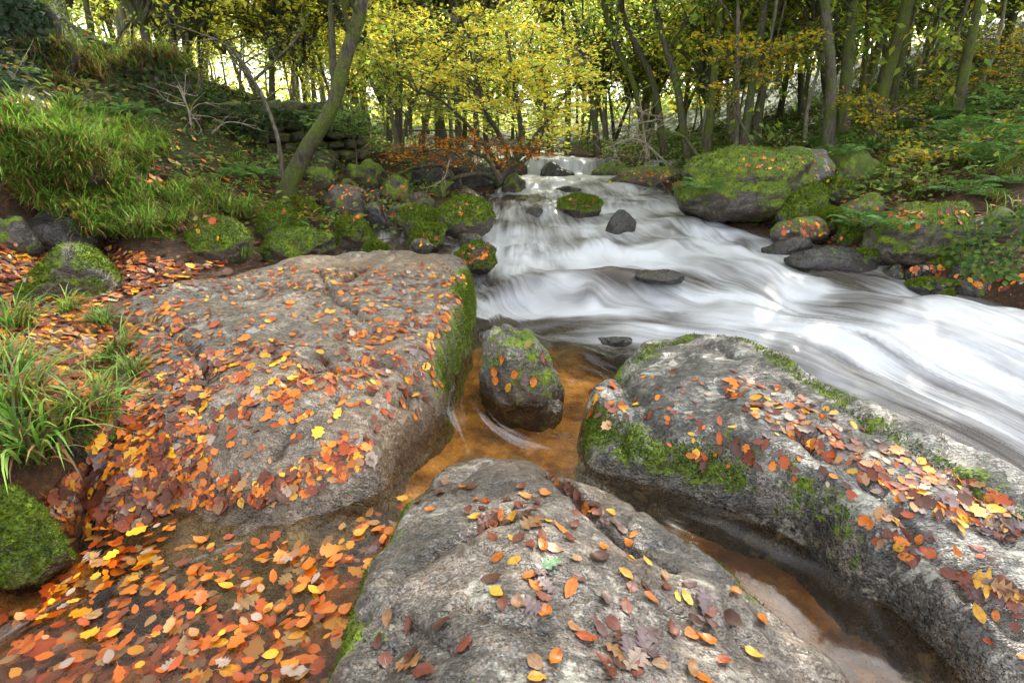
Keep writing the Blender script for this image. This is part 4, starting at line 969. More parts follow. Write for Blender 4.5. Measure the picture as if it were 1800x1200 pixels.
beech('beech_sapling', 'lime green beech bough hanging behind the yellow one', (700, 300), 13,
      [(640, 30), (760, 60), (860, 160), (960, 190), (980, 260), (880, 240), (760, 200), (640, 180)], (11.8, 13.5), 90, 50, .09, YGR, .5, [([(700, 300, 13), (720, 200, 13), (770, 110, 12.5), (850, 60, 12.5)], .08)], .08, 22, cat='sapling')
beech('beech_sapling', 'low copper orange beech bough over the dark root bank', (880, 320), 10.4,
      [(700, 262), (760, 240), (830, 238), (900, 252), (965, 262), (955, 278), (880, 285), (800, 288), (720, 285), (690, 275)], (9.6, 10.6), 44, 30, .07, ORG, .26,
      [([(880, 320, 10.4), (850, 275, 10.3), (780, 262, 10.1), (715, 275, 10)], .09), ([(880, 320, 10.4), (905, 280, 10.3), (955, 268, 10.2)], .06)], .09, 26, cat='sapling')
beech('hazel_sapling', 'pale green leaved sapling beside the leaning tree', (628, 300), 9.6, [(535, 185), (600, 175), (650, 200), (660, 260), (600, 235), (545, 215)], (9.2, 10), 26, 22, .10, [(.16, .26, .06), (.22, .32, .08), (.12, .2, .04)], .24, [([(628, 300, 9.6), (622, 240, 9.6), (590, 195, 9.6)], .03)], .03, 12, cat='sapling')
for (lab, ft, fy, pl, yr, n) in [('sparse yellow beech twig low on the right slope', (1715, 330), 8.6, [(1600, 262), (1700, 250), (1790, 235), (1800, 262), (1720, 285), (1610, 282)], (8.2, 9), 20), ('orange tinged beech seedling left of the lone leaning trunk', (1560, 265), 11, [(1500, 165), (1590, 170), (1640, 205), (1580, 240), (1500, 225)], (10.4, 11.6), 26),
        ('yellow beech sapling high on the right slope', (1760, 190), 13, [(1640, 60), (1800, 40), (1800, 150), (1720, 165), (1640, 140)], (12, 14), 60), ('green beech bough between the stems right of the stream', (1330, 270), 10.8, [(1240, 60), (1340, 75), (1440, 40), (1430, 110), (1330, 150), (1250, 190)], (10, 11.6), 46)]:
    beech('beech_sapling', lab, ft, fy, pl, yr, n, 30, .085, [(.55, .42, .03), (.62, .36, .02), (.36, .36, .03), (.2, .26, .03)], .34, [([(*ft, fy), ((ft[0] + pl[0][0]) / 2, (ft[1] + pl[0][1]) / 2, fy), (*np.mean(pl, 0), fy)], .05)], .05, 16, cat='sapling')

# ---- bare wood
def twiggy(name, label, pts, w, mat, n=14, L=.5, cat='branch'):
    P = np.array([aty(u, v, yy) for u, v, yy in pts]); b = P[0].copy(); mb = MB(); pp = bez(P - b, 14)
    mb.tube(pp, np.linspace(w / 2, w * .15, 14), 6, bump=.1)
    for k in range(n):
        i = rng.integers(3, 13); d = rng.normal(0, 1, 3) * [1, .6, .8] + [0, 0, .1]; d /= np.linalg.norm(d); l = L * rng.uniform(.4, 1.2)
        q = bez([pp[i], pp[i] + d * l * .5 + rng.normal(0, .06, 3), pp[i] + d * l + rng.normal(0, .12, 3)], 6); mb.tube(q, np.linspace(w * .2, w * .05, 6), 4)
        d2 = d + rng.normal(0, .7, 3); mb.tube(bez([q[3], q[3] + d2 * l * .2, q[3] + d2 * l * .45], 4), np.linspace(w * .11, w * .03, 4), 3)
    o = put(name, mb.mesh(name, [M[mat]]), None, b); tag(o, label, cat); return o
twiggy('dead_branch', 'bleached bare branch standing up right of the waterfall', [(1138, 275, 12.5), (1132, 235, 12.4), (1126, 180, 12.2)], .07, 'twig_pale', 22, .8)
twiggy('dead_branch', 'pale bare twigs spreading low over the right shore', [(1170, 285, 12), (1120, 245, 11.6), (1060, 262, 11.4)], .05, 'twig_pale', 20, .7)
twiggy('dead_branch', 'mossy arching branch bending down to the right shore', [(1230, 282, 11), (1200, 240, 11), (1160, 232, 11), (1140, 240, 11)], .08, 'bark_moss', 12, .5)
twiggy('dead_branch', 'thin pale twig dangling below the orange bough', [(790, 282, 9.8), (782, 310, 9.7), (765, 325, 9.6), (740, 332, 9.6)], .025, 'twig_pale', 6, .25)
twiggy('sapling', 'crooked bare sapling bending left in front of the wall', [(498, 318, 8.2), (488, 240, 8.3), (462, 170, 8.6), (446, 142, 8.8), (420, 100, 9), (385, 72, 9.2), (300, 42, 9.5)], .07, 'bark_pale', 16, .6, 'sapling')
twiggy('sapling', 'mossy branched sapling stem right of the crooked one', [(446, 142, 8.8), (480, 110, 9), (520, 70, 9.2), (545, 20, 9.4)], .05, 'bark_moss', 10, .5, 'sapling')
twiggy('dead_branch', 'small bare pale shrub on the bank before the wall', [(336, 220, 8), (330, 190, 8), (312, 150, 8.1)], .035, 'twig_pale', 16, .4)
twiggy('dead_branch', 'bare pale twigs left of the dry stone wall', [(372, 235, 8.8), (400, 215, 8.8), (450, 222, 8.9)], .025, 'twig_pale', 9, .3)
for k, pts in enumerate([[(880, 318, 10.9), (820, 295, 10.8), (740, 292, 10.6), (690, 312, 10.4)], [(880, 322, 10.7), (850, 305, 10.5), (800, 312, 10.3), (770, 330, 10.1)], [(1240, 290, 10.5), (1180, 310, 10.6), (1130, 335, 10.9)]]):
    twiggy('tree_root', ['thick dark root running along the earth bank', 'lower dark root gripping the earth bank', 'bare root trailing over the leafy ledge right of the falls'][k], pts, .14 if k < 2 else .06, 'bark', 8, .4, 'root')

# ---- dry stone wall
A, Bp = aty(425, 292, 10.3), aty(625, 272, 12.2)
ax = Bp - A; Lw = np.linalg.norm(ax[:2]); ang = math.atan2(ax[1], ax[0])
wall = empty('dry_stone_wall', A, (0, 0, ang)); tag(wall, 'ruined mossy dry stone wall behind the leaning tree', 'wall')
stones = []
for k in range(9):
    v, f = ico(3); v = v / np.abs(v).max(1)[:, None]; v = v * .82 + v / np.linalg.norm(v, axis=1)[:, None] * .3; v = v * (1 + .22 * fbm(v * 1.1 + k * 7.7, 3) + .04 * fbm(v * 7 + k, 2))[:, None]; v = v / np.abs(v).max(0) * .5
    stones.append(mesh_np('stone', v, f, M['boulder'], True, {'moss': np.clip(.42 + .4 * sstep(.1, .5, v[:, 2]), 0, 1)}))
zc = -.25
for row in range(6):
    hh = random.uniform(.16, .28); x_ = -.2 - random.random() * .3
    while x_ < Lw + .1:
        ww = random.uniform(.2, .46)
        if not (row > 4 and random.random() < .25):
            put('stone', random.choice(stones), wall, (x_ + ww / 2, random.uniform(-.05, .05), zc + hh / 2 + (x_ / Lw) * ax[2] * .6), (random.uniform(-.1, .1), random.uniform(-.14, .14), random.uniform(-.25, .25)), (ww * random.uniform(.92, 1.02), random.uniform(.3, .62), hh * random.uniform(.8, 1.2)))
        x_ += ww
    zc += hh
mb = MB(); mb.add([(-.3, .12, -.4), (Lw + .2, .12, -.4), (Lw + .2, .12, zc - .3), (-.3, .12, zc - .25), (-.3, .8, -.4), (Lw + .2, .8, -.4), (Lw + .2, .8, zc - .3), (-.3, .8, zc - .25)], quads=[(0, 1, 2, 3), (3, 2, 6, 7), (1, 5, 6, 2), (4, 0, 3, 7), (5, 4, 7, 6)])
put('earth_core', mb.mesh('earth_core', [M['soil']], False), wall)

cf, sf = math.cos(ang), math.sin(ang)
wc = lambda x_, y_, z_: (A[0] + x_ * cf - y_ * sf, A[1] + x_ * sf + y_ * cf, A[2] + z_)
TREES.append((wall, bvh([wc(-.3, -.25, -.3), wc(Lw + .2, -.25, -.3), wc(Lw + .2, -.2, zc - .1), wc(-.3, -.2, zc - .1)], [(0, 1, 2, 3)])))
# ---- timber beam on the bank
p0, p1 = aty(132, 62, 9), aty(192, 88, 8.6); dv = p1 - p0
bm = bmesh.new(); bmesh.ops.create_cube(bm, size=1); bmesh.ops.scale(bm, vec=(float(np.linalg.norm(dv)), .08, .14), verts=bm.verts); bmesh.ops.bevel(bm, geom=bm.edges[:], offset=.008, segments=1)
me = bpy.data.meshes.new('timber_beam'); bm.to_mesh(me); bm.free(); me.materials.append(M['bark'])
o = put('timber_beam', me, None, (p0 + p1) / 2); o.rotation_euler = Vector([float(c) for c in dv]).to_track_quat('X', 'Z').to_euler(); tag(o, 'dark weathered timber beam sloping down the left bank', 'beam')

# ============================================================ GRASS, FERNS, IVY
def blades(mb, base, L, width, az, lean, droop, col, seg=5):
    n = len(base); t = np.linspace(0, 1, seg + 1)
    hd = np.c_[np.cos(az), np.sin(az), 0 * az]; sd = np.c_[-np.sin(az), np.cos(az), 0 * az]
    a = lean[:, None] + droop[:, None] * t[None] ** 1.3                 # angle from upright
    st = np.diff(t)[None] * L[:, None]
    am = (a[:, 1:] + a[:, :-1]) / 2
    h = np.c_[np.zeros(n), np.cumsum(np.sin(am) * st, 1)]; z = np.c_[np.zeros(n), np.cumsum(np.cos(am) * st, 1)]
    c = base[:, None] + hd[:, None] * h[..., None] + np.array([0, 0, 1.0]) * z[..., None]
    wd = (width[:, None] * np.array([.7, 1, .95, .8, .5, .05])[None, :seg + 1])[..., None]
    v = np.stack([c - sd[:, None] * wd / 2, c + sd[:, None] * wd / 2], 2)
    m = 2 * (seg + 1); i = np.arange(n)[:, None, None] * m; k = np.arange(seg)[None, :, None] * 2
    q = (i + k + np.array([0, 1, 3, 2])[None, None]).reshape(-1, 4)
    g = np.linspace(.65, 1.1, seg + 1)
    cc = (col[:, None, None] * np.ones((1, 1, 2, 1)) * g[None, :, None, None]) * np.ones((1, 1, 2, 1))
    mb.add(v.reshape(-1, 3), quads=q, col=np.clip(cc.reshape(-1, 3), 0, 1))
GC = [(.16, .32, .04), (.22, .42, .05), (.10, .22, .03), (.30, .49, .08), (.28, .38, .06)]
BRC = [(.22, .11, .04), (.16, .07, .025), (.3, .17, .07)]
def tuft(mb, c, n, L, W, dirn=None, brown=.15, spread=.04):
    base = np.asarray(c) + rng.normal(0, spread, (n, 3)) * [1, 1, .2]
    az = rng.uniform(0, 6.28, n) if dirn is None else dirn + rng.normal(0, 1.1, n)
    col = pick(GC, n); b = rng.random(n) < brown; col[b] = pick(BRC, b.sum())
    dr = rng.uniform(.7, 2.0, n); dr[b] += .6
    blades(mb, base, L * rng.uniform(.5, 1.2, n), W * rng.uniform(.6, 1.3, n), az, rng.uniform(.05, .7, n), dr, col)
def grass_area(label, poly, n_clump, per, L, W, dirn, brown=.15, hang=False):
    mb = MB()
    for u, v in in_poly(poly, n_clump):
        h = hit(u, v)
        if h is None or h[3] in (left_slab, right_slab, front_rock): continue
        if fbm(np.array([[h[0].x * 1.6, h[0].y * 1.6, 3.3]]), 2)[0] < -.12 and not hang: continue
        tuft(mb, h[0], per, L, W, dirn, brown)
    tag(put('grass', mb.mesh('grass', [M['grass']])), label, 'grass', kind='stuff')
grass_area('long green woodrush grass covering the left bank', [(0, 195), (110, 190), (215, 225), (310, 240), (400, 270), (470, 318), (450, 385), (360, 402), (170, 425), (110, 385), (0, 335)], 330, 44, .34, .0115, -.9, .3)
grass_area('dry grass hanging over the outcrop and the upper bank', [(190, 90), (270, 78), (335, 100), (345, 145), (290, 125), (200, 128), (170, 160), (90, 150), (40, 90), (100, 80)], 130, 20, .26, .012, -1.57, .6, True)
grass_area('tufts of grass on the right bank above the boulders', [(1540, 280), (1800, 240), (1800, 380), (1700, 380), (1560, 340)], 90, 18, .3, .011, -1.9, .45)
TU = []
for k in range(4):
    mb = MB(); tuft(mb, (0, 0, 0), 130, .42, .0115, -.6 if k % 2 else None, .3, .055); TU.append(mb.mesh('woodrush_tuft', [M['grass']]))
for k, (u, v, s, rz, lab) in enumerate([(65, 800, 1.15, 0, 'big arching woodrush tuft on the dark rock at the left edge'), (30, 720, 1.0, 1, 'woodrush tuft rising behind the biggest near tuft'), (170, 735, .8, .2, 'woodrush tuft overhanging the near rock with dry blades'), (205, 630, .75, .4, 'woodrush tuft at the left rim of the tan slab'), (180, 575, .6, 2, 'short tuft below the grey boulder'),
        (30, 580, .8, 1.2, 'woodrush tuft at the left edge below the grey boulder'), (20, 655, .8, .3, 'low woodrush tuft among leaf litter at the left edge'), (120, 550, .55, .9, 'small tuft touching the grey boulder'), (235, 660, .5, .1, 'small tuft beside the pale fern on the slab rim'), (432, 452, .5, 0, 'little tuft between the mossy boulders'), (250, 415, .9, 0, 'woodrush tuft at the foot of the bank'), (330, 395, .9, .5, 'woodrush tuft behind the bright mossy boulder'),
        (25, 325, 1.0, 0, 'pale arching tuft hanging over the left bank'), (200, 405, .9, .2, 'bushy tuft leaning over the leaf path')]):
    h = hit(u, v)
    o = put('woodrush_tuft', TU[k % 4], None, h[0], (0, 0, rz), s); tag(o, lab, 'grass')
# ferns
def frond_mesh(L, pal, n=17):
    mb = MB(); t = np.linspace(0, 1, n + 2)[1:-1]
    cx = L * np.sin(t * 1.25) / 1.25 * 1.15; cz = L * (.55 * t - .62 * t ** 2.2)
    mb.tube(np.c_[np.linspace(0, 1, 7) * 0, L * np.sin(np.linspace(0, 1, 7) * 1.25) / 1.25 * 1.15, L * (.55 * np.linspace(0, 1, 7) - .62 * np.linspace(0, 1, 7) ** 2.2)], np.linspace(.004, .001, 7), 3, col=(.2, .16, .05))
    for s in (-1, 1):
        wl = L * .30 * np.sin(np.pi * np.clip(t * .86 + .12, 0, 1)) ** .8
        P = np.c_[0 * t, cx, cz]
        for j in range(3):                # each pinna: three overlapping leaflets
            a0 = j / 3
            D = np.c_[s * np.ones(n), .35 * np.ones(n), -.15 * np.ones(n)]
            leaf_quads(mb, P + D * (wl * a0)[:, None], D + rng.normal(0, .06, D.shape), np.tile([0, -.3, 1.0], (n, 1)), wl * .46, pick(pal, n, .15), .42)
    return mb.mesh('frond', [M['fern']])
FG = [(.13, .26, .06), (.18, .34, .08), (.10, .20, .045)]; FY_ = [(.35, .36, .06), (.45, .42, .12), (.25, .33, .05)]
FR = [frond_mesh(.56, FG) for _ in range(2)]; FRY = frond_mesh(.4, FY_)
def fern(u, v, y, s, label, group=None, n=7, yellow=False, face=-1.57, spread=2.4):
    p = aty(u, v, y); hgt = hit(u, v); p = np.array(hgt[0]) if hgt and abs(hgt[0].y - y) < 3 else np.array([p[0], p[1], gz(p[0], p[1])])
    root = empty('fern', p); tag(root, label, 'fern', group)
    for k in range(n):
        put('frond', FRY if yellow else FR[k % 2], root, (0, 0, 0), (rng.uniform(-.1, .5), rng.normal(0, .2), face - 1.57 + (k / (n - 1) - .5) * 2 * spread + rng.normal(0, .15)), s * rng.uniform(.75, 1.15))
for a in [(185, 205, 6.8, 1.0, 'wide green fern on the crest of the left bank'), (232, 215, 7, .8, 'smaller fern right of the crest fern'), (405, 228, 9, .7, 'bright small fern below the wall'), (425, 300, 7.9, .9, 'fern arching left of the leaning tree'), (455, 308, 7.8, .75, 'fern touching the crooked sapling'), (395, 312, 7.6, .8, 'fern drooping over the grass left of the leaning tree'),
          (1700, 338, 7.2, 1.0, 'fern arching over the right bank beneath the yellow twig'), (1510, 398, 6.6, .9, 'drooping fern right of the dark mossy boulder'), (1565, 395, 6.6, .7, 'fern frond spray above the wide leafy boulder'), (1480, 272, 11, .9, 'fern at the foot of the two thick trunks'), (1775, 320, 7.2, .8, 'fern at the right edge above the ivy'), (1555, 330, 8.2, .7, 'fern behind the rear mossy boulder'),
          (1240, 330, 10.4, .7, 'fern left of the huge mossy boulder')]:
    fern(*a)
for k in range(34):
    u, v = random.uniform(1230, 1800), random.uniform(185, 290); h = hit(u, v, [ground])
    if h and h[0].y < 22: fern(u, v, h[0].y, (1.35 if k % 3 == 0 else random.uniform(.7, 1.0)), ('big fern ' if k % 3 == 0 else 'fern ' if k % 3 == 1 else 'leafy fern ') + ('in front of' if h[0].y < 12 else 'up behind') + f" {min(LMK, key=lambda q: abs(q[0] - u))[1]}, " + ('low down' if v > 265 else 'lower middle' if v > 245 else 'midway up' if v > 225 else 'upper middle' if v > 205 else 'high up'), 'ferns of the right slope', 6, face=-1.2)
fern(185, 655, 2.6, .55, 'small yellowing fern on the rim of the tan slab', None, 6, True)
# ivy
def ivy(label, poly, n, size, pal, lift, stems=5):
    mb = MB(); P, Nn = [], []
    for u, v in in_poly(poly, n):
        h = hit(u, v)
        if h and h[2] < 16: P.append(np.array(h[0]) + np.array(h[1]) * rng.uniform(.01, lift) - ray(u, v) * rng.uniform(0, lift)); Nn.append(np.array(h[1]) - ray(u, v) * .8)
    P, Nn = np.array(P), np.array(Nn) + rng.normal(0, .45, (len(P), 3)); D = rng.normal(0, .6, P.shape) + [0, 0, -.7]
    b = P.mean(0)
    for s, wr in ((1.0, .75), (.62, 1.5)):       # pointed blade with two side lobes
        leaf_quads(mb, P - b, D, Nn, size * s * rng.uniform(.7, 1.3, len(P)), pick(pal, len(P)), wr)
    o = empty('ivy', b); tag(o, label, 'ivy'); put('leaves', mb.mesh('leaves', [M['foliage']], False), o)
    tag(o.children[0], kind='stuff')
    sb = MB()
    for k in range(stems):
        i = rng.choice(len(P), 4, False); q = P[i][np.argsort(P[i][:, 2])] - b; sb.tube(bez(q, 9), .005, 4)
    put('stem', sb.mesh('stem', [M['bark']]), o)
ivy('bright green ivy spilling over the right bank into the water edge', [(1690, 400), (1745, 380), (1800, 370), (1800, 500), (1740, 495), (1680, 478), (1660, 450)], 420, .055, [(.09, .19, .035), (.14, .25, .05), (.06, .13, .03), (.2, .22, .05)], .16)
ivy('dark ivy creeping on the rock face in the top left corner', [(0, 0), (75, 0), (90, 60), (80, 140), (0, 160)], 800, .075, [(.03, .06, .025), (.05, .09, .035), (.09, .12, .07)], .05)
ivy('ivy and brambles on top of the ruined wall', [(350, 150), (430, 175), (620, 175), (625, 215), (560, 235), (500, 215), (440, 245), (350, 200)], 750, .085, [(.04, .08, .02), (.07, .13, .03), (.03, .05, .015)], .15)
ivy('ivy trailing over the overgrown outcrop on the left', [(185, 90), (340, 85), (350, 150), (330, 200), (215, 200)], 420, .07, [(.05, .10, .025), (.09, .16, .04), (.12, .10, .04)], .06)
# low undergrowth leaves
def undergrowth(label, n, fn, size, pal, h=.3):
    mb = MB(); P = np.array([fn() for _ in range(int(n * 1.5))]); P = P[poly_dist(P, RIV) < -.25][:n]; n = len(P)
    z, _ = ground_z(P[:, 0], P[:, 1])
    cl = np.clip(.5 + fbm2(P[:, 0], P[:, 1], .9, 3, 8.0), .05, 1.4)
    P = np.c_[P, z + rng.random(n) ** 1.4 * h * cl + .02]
    D = rng.normal(0, 1, (n, 3)) * [1, 1, .4]; Nn = rng.normal(0, .5, (n, 3)) + [0, -.2, 1]
    leaf_quads(mb, P, D, Nn, size * rng.uniform(.5, 1.5, n), pick(pal, n, .4))
    tag(put('undergrowth', mb.mesh('undergrowth', [M['foliage']], False)), label, 'undergrowth', kind='stuff')
undergrowth('low green undergrowth on the right forest floor', 42000, lambda: ((lambda y: (random.uniform(2.5, 3 + y * 1.15), y))(random.uniform(7.5, 26))), .10, [(.14, .24, .05), (.21, .33, .06), (.30, .42, .08), (.08, .15, .03), (.22, .14, .05)], .5)
undergrowth('low green undergrowth on the left bank and wood floor', 22000, lambda: ((lambda y: (random.uniform(-y * 1.1, -1.5), y))(random.uniform(6.5, 24))), .09, [(.11, .20, .04), (.18, .29, .06), (.2, .13, .04), (.30, .33, .07)], .3)
# ============================================================ FALLEN LEAVES
LC = {'o': ((.60, .165, .010), 'orange'), 'd': ((.37, .065, .008), 'deep orange'), 'r': ((.175, .042, .018), 'red brown'), 'b': ((.095, .036, .02), 'dark brown'), 'y': ((.66, .34, .02), 'yellow'), 't': ((.33, .17, .065), 'tan'), 'p': ((.15, .10, .10), 'purple grey'), 'w': ((.34, .25, .19), 'pale'), 'g': ((.22, .38, .2), 'green')}
def beech_outline(n):
    t = np.linspace(0, 1, n); w = .30 * np.sin(np.pi * t ** .85) ** .8 * (1 + .06 * (np.arange(n) % 2)); w[0] = w[-1] = 0
    return t, w
def oak_outline(n):
    t = np.linspace(0, 1, n); w = (.10 + .22 * np.sin(np.pi * t ** 1.25)) * (1 + .42 * np.cos(t * 2 * np.pi * 4.5)); w[0] = .01; w[-1] = .03
    return t, w
def maple_outline(n):
    t = np.linspace(0, 1, n); w = .48 * np.sin(np.pi * t ** .9) * (1 + .45 * np.cos(t * 2 * np.pi * 2.5)); w[0] = .01; w[-1] = 0
    return t, w
def leaf_geo(fn, n, curl, bend, twist, seed):
    t, w = fn(n); r_ = np.random.default_rng(seed)
    mid = np.c_[0 * t, t - .5, bend * (t - .5) ** 2]
    wv = r_.normal(0, .02, (2, n))
    Lf = np.c_[-w, t - .5 + .04, bend * (t - .5) ** 2 + curl * w + twist * (t - .5) * w + wv[0]]
    Rt = np.c_[w, t - .5 + .04, bend * (t - .5) ** 2 + curl * w - twist * (t - .5) * w + wv[1]]
    v = np.vstack([mid, Lf, Rt]); i = np.arange(n - 1)
    q = np.vstack([np.c_[i, i + 1, n + i + 1, n + i], np.c_[i + 1, i, 2 * n + i, 2 * n + i + 1]])
    uv = np.c_[v[:, 0], v[:, 1] + .5]
    st = np.array([[-.012, -.5, 0], [.012, -.5, 0], [.008, -.68, .02], [-.008, -.68, .02]]) + [0, 0, mid[0, 2]]
    q = np.vstack([q, [[3 * n, 3 * n + 1, 3 * n + 2, 3 * n + 3]]]); v = np.vstack([v, st]); uv = np.vstack([uv, [[0, 0]] * 4])
    v[:, 2] -= v[:, 2].min()
    return v, q, uv
LM = {}
def leaf_mesh(kind, c, var):
    key = (kind, c, var)
    if key not in LM:
        fn, n, nm = {'beech': (beech_outline, 9, 'beech_leaf'), 'oak': (oak_outline, 19, 'oak_leaf'), 'maple': (maple_outline, 16, 'maple_leaf')}[kind]
        r_ = np.random.default_rng(hash((kind, var)) % 1000 if False else len(kind) * 7 + var)
        v, q, uv = leaf_geo(fn, n, [.05, .2, -.12, .5][var % 4], [.12, -.15, .25, .7][var % 4], r_.normal(0, .5), var + 3)
        col = np.tile(np.array(LC[c][0]) * [1, .85, 1.15, 1][var % 4], (len(v), 1))
        LM[key] = mesh_np(nm, v, q, M['leaf'], True, {'Col': np.clip(col, 0, 1)}, uv)
    return LM[key]
def orient(n, a):
    n = Vector(n).normalized(); z = n; x_ = Vector((math.cos(a), math.sin(a), 0)); x_ = (x_ - z * x_.dot(z)).normalized(); y_ = z.cross(x_)
    return Matrix((x_, y_, z)).transposed()
def zone(p, place):
    d_ = Vector(p) - Vector((0, 0, CAM_Z)); yc = d_.y * CP - d_.z * SP; u = 900 + FPX * d_.x / yc; v = 600 - FPX * (d_.y * SP + d_.z * CP) / yc
    if 'front' in place:
        return ('along its rear rim' if v < 875 else 'on its upper part' if v < 950 else 'across its middle' if v < 1040 else 'on its lower part' if v < 1120 else 'at its near end') + ', ' + ('far left' if u < 760 else 'left' if u < 860 else 'left of centre' if u < 930 else 'centre' if u < 1000 else 'right of centre' if u < 1090 else 'right' if u < 1200 else 'far right')
    if 'right slab' in place: return ('near the channel tip' if u < 1150 else 'on the mid crest' if u < 1300 else 'behind the crest moss' if u < 1420 else 'above the flank moss' if u < 1500 else 'past the flank moss' if u < 1580 else 'well right' if u < 1660 else 'near the right edge' if u < 1740 else 'at the right edge') + ', ' + ('topmost' if v < 700 else 'upper' if v < 780 else 'middle' if v < 850 else 'lower' if v < 940 else 'lowest')
    if 'pool' in place: return ('against the mossy rock' if u < 160 else 'left part' if u < 300 else 'mid pool' if u < 450 else 'right part' if u < 560 else 'by the boulder') + ', ' + ('at the slab foot' if v < 960 else 'upper third' if v < 1040 else 'middle' if v < 1120 else 'near edge')
    return ('left' if u < 400 else 'mid' if u < 520 else 'right') + ' side'
def lay(p, n, kind, c, size, where, var=None, a=None, lift=.004, label=None):
    m = orient((n[0] + random.gauss(0, .10), n[1] + random.gauss(0, .10), max(n[2], .15)), random.uniform(0, 6.28) if a is None else a)
    o = put(kind + '_leaf', leaf_mesh(kind, c, random.randrange(4) if var is None else var), None, Vector(p) + Vector(n) * lift, m.to_euler(), (size * random.uniform(.75, 1.15), size * random.uniform(.85, 1.15), size))
    nm = LC[c][1]
    tag(o, label or f"{'large' if size > (.076 if kind == 'oak' else .056) else 'small'} {nm} {kind} leaf {where}, {zone(p, where)}", 'leaf', None if label else f'{nm} {kind} leaves {where}')
    return o
FRONT = """783 846 t 757 863 b 773 867 b 800 865 b 812 858 o 828 857 b 755 900 o 735 885 b 743 858 o 778 827 o 837 880 o 855 883 d 823 897 r 833 912 y 845 910 b 872 900 r 892 880 b 917 857 r 923 872 o 957 867 o 908 890 r 922 890 r 942 895 r 945 885 b 925 905 b 902 910 y
893 920 b 865 922 o 845 935 b 867 945 r 903 948 y 913 947 r 933 958 r 955 963 o 953 945 r 973 965 t 985 930 o 1008 925 r 1000 947 r 943 925 t 962 917 y 1013 903 r 877 980 o 905 985 y 1012 983 t 932 1012 o 942 1030 o 1003 1033 o 1018 1017 b 865 1020 b 873 1042 y 883 1062 r 910 1063 t
953 1050 r 958 1080 o 1052 982 b 1062 963 o 1105 983 y 1137 988 y 1100 1010 y 1110 1032 r 1142 1053 o 1133 1033 b 1063 1053 b 1100 1067 r 1167 1013 t 1170 1033 r 1190 1048 y 1180 1108 r 1052 1105 b 1077 1095 r 1057 1165 r 1008 1103 t 1030 1123 d 972 1160 o 940 1165 t 943 1193 y 687 1088 t 723 1102 r 780 1098 b
667 1128 b 817 1137 r 727 1153 b 677 1163 r 747 1183 r 963 840 r 980 847 o 993 867 b 1017 873 r 1020 887 b 1043 900 o 1047 890 b 1072 902 y 1080 920 b 1093 933 b 1113 940 o 1107 955 o 1210 1027 b 1207 1053 y 1247 1077 r 1217 1090 b 1247 1100 b 1213 1117 o 1240 1127 o 1288 1088 b 1290 1043 o 1337 1090 o 1272 1163 d 1323 1148 y 1215 1177 t 1237 1195 o
1000 855 r 1008 862 b 1030 893 o 1050 905 r 1060 915 b 987 858 b 850 895 b 880 905 o 1085 1170 b 1120 1180 r 1160 1170 t 1070 1185 r""".split()
FR_OAK = "952 1003 p 962 1032 p 933 1065 p 1080 1147 t 1103 1140 p 1140 1117 p 1140 1147 p 717 1167 t 1233 1060 p 860 912 b 940 920 t 1115 1165 w 1090 1120 b".split()
for L_, kind, s0 in ((FRONT, 'beech', .064), (FR_OAK, 'oak', .088)):
    for k in range(0, len(L_), 3):
        h = hit(float(L_[k]), float(L_[k + 1]), [front_rock])
        if h: lay(h[0], h[1], kind, L_[k + 2], s0 * random.uniform(.72, 1.12), 'on the front boulder', lift=random.uniform(.002, .008))
h = hit(972, 993, [front_rock]); lay(h[0], h[1], 'oak', 'g', .085, '', 1, 2.0, label='single pale green oak leaf on the front granite boulder')
h = hit(1730, 1023, [right_slab]); lay(h[0], h[1], 'maple', 'y', .085, '', 1, 1.0, label='bright yellow maple leaf near the right edge of the long slab')
midb = BOULD[0][0]
for k, (u, v, c, kd) in enumerate([(928, 608, 't', 'beech'), (957, 637, 'r', 'beech'), (870, 653, 'o', 'beech'), (885, 632, 'o', 'beech'), (904, 657, 'o', 'beech'), (895, 680, 'y', 'beech'), (871, 668, 'o', 'beech'), (937, 671, 'o', 'beech'), (952, 628, 'r', 'beech'), (922, 668, 'p', 'oak')]):
    h = hit(u, v, [midb])
    if h: lay(h[0], h[1], kd, c, .085 if kd == 'oak' else .07, 'on the small boulder in the channel')
BC = 'oooddrrrrbbbyttp'
def scatter(poly, n, only=None, wfun=None):
    got = []
    for u, v in in_poly(poly, n):
        if wfun is not None and random.random() > wfun(u, v): continue
        h = hit(u, v)
        if h and (only is None or h[3] in only) and h[1].z > .25: got.append((h[0], h[1], u, v))
    return got
# long right slab: the nearest as single leaves
RS = scatter([(1290, 650), (1420, 700), (1560, 780), (1780, 880), (1800, 960), (1700, 930), (1560, 880), (1450, 800), (1330, 740), (1270, 690)], 300, [right_slab]) + scatter([(1040, 680), (1200, 640), (1400, 740), (1500, 860), (1300, 830), (1150, 780), (1030, 740)], 90, [right_slab]) + \
     scatter([(1440, 860), (1800, 930), (1800, 1180), (1650, 1080), (1520, 980)], 36, [right_slab]) + scatter([(1505, 910), (1560, 900), (1640, 980), (1600, 985), (1530, 950)], 16, [right_slab]) + scatter([(1680, 1010), (1800, 1050), (1800, 1100), (1720, 1060)], 16, [right_slab]) + \
     scatter([(1010, 690), (1060, 680), (1085, 720), (1040, 740)], 14, [right_slab]) + scatter([(1200, 790), (1250, 800), (1245, 830), (1205, 820)], 6, [right_slab])
RS.sort(key=lambda a: a[0].y)
rest = []
for k, (p, n, u, v) in enumerate(RS):
    oak = random.random() < .2
    if k < 80: lay(p, n, 'oak' if oak else 'beech', random.choice('bppwtr' if oak else BC + 'rrb'), (.074 if oak else .053) * random.uniform(.65, 1.2), 'on the long right slab', lift=random.uniform(.002, .012))
    else: rest.append((p, n))
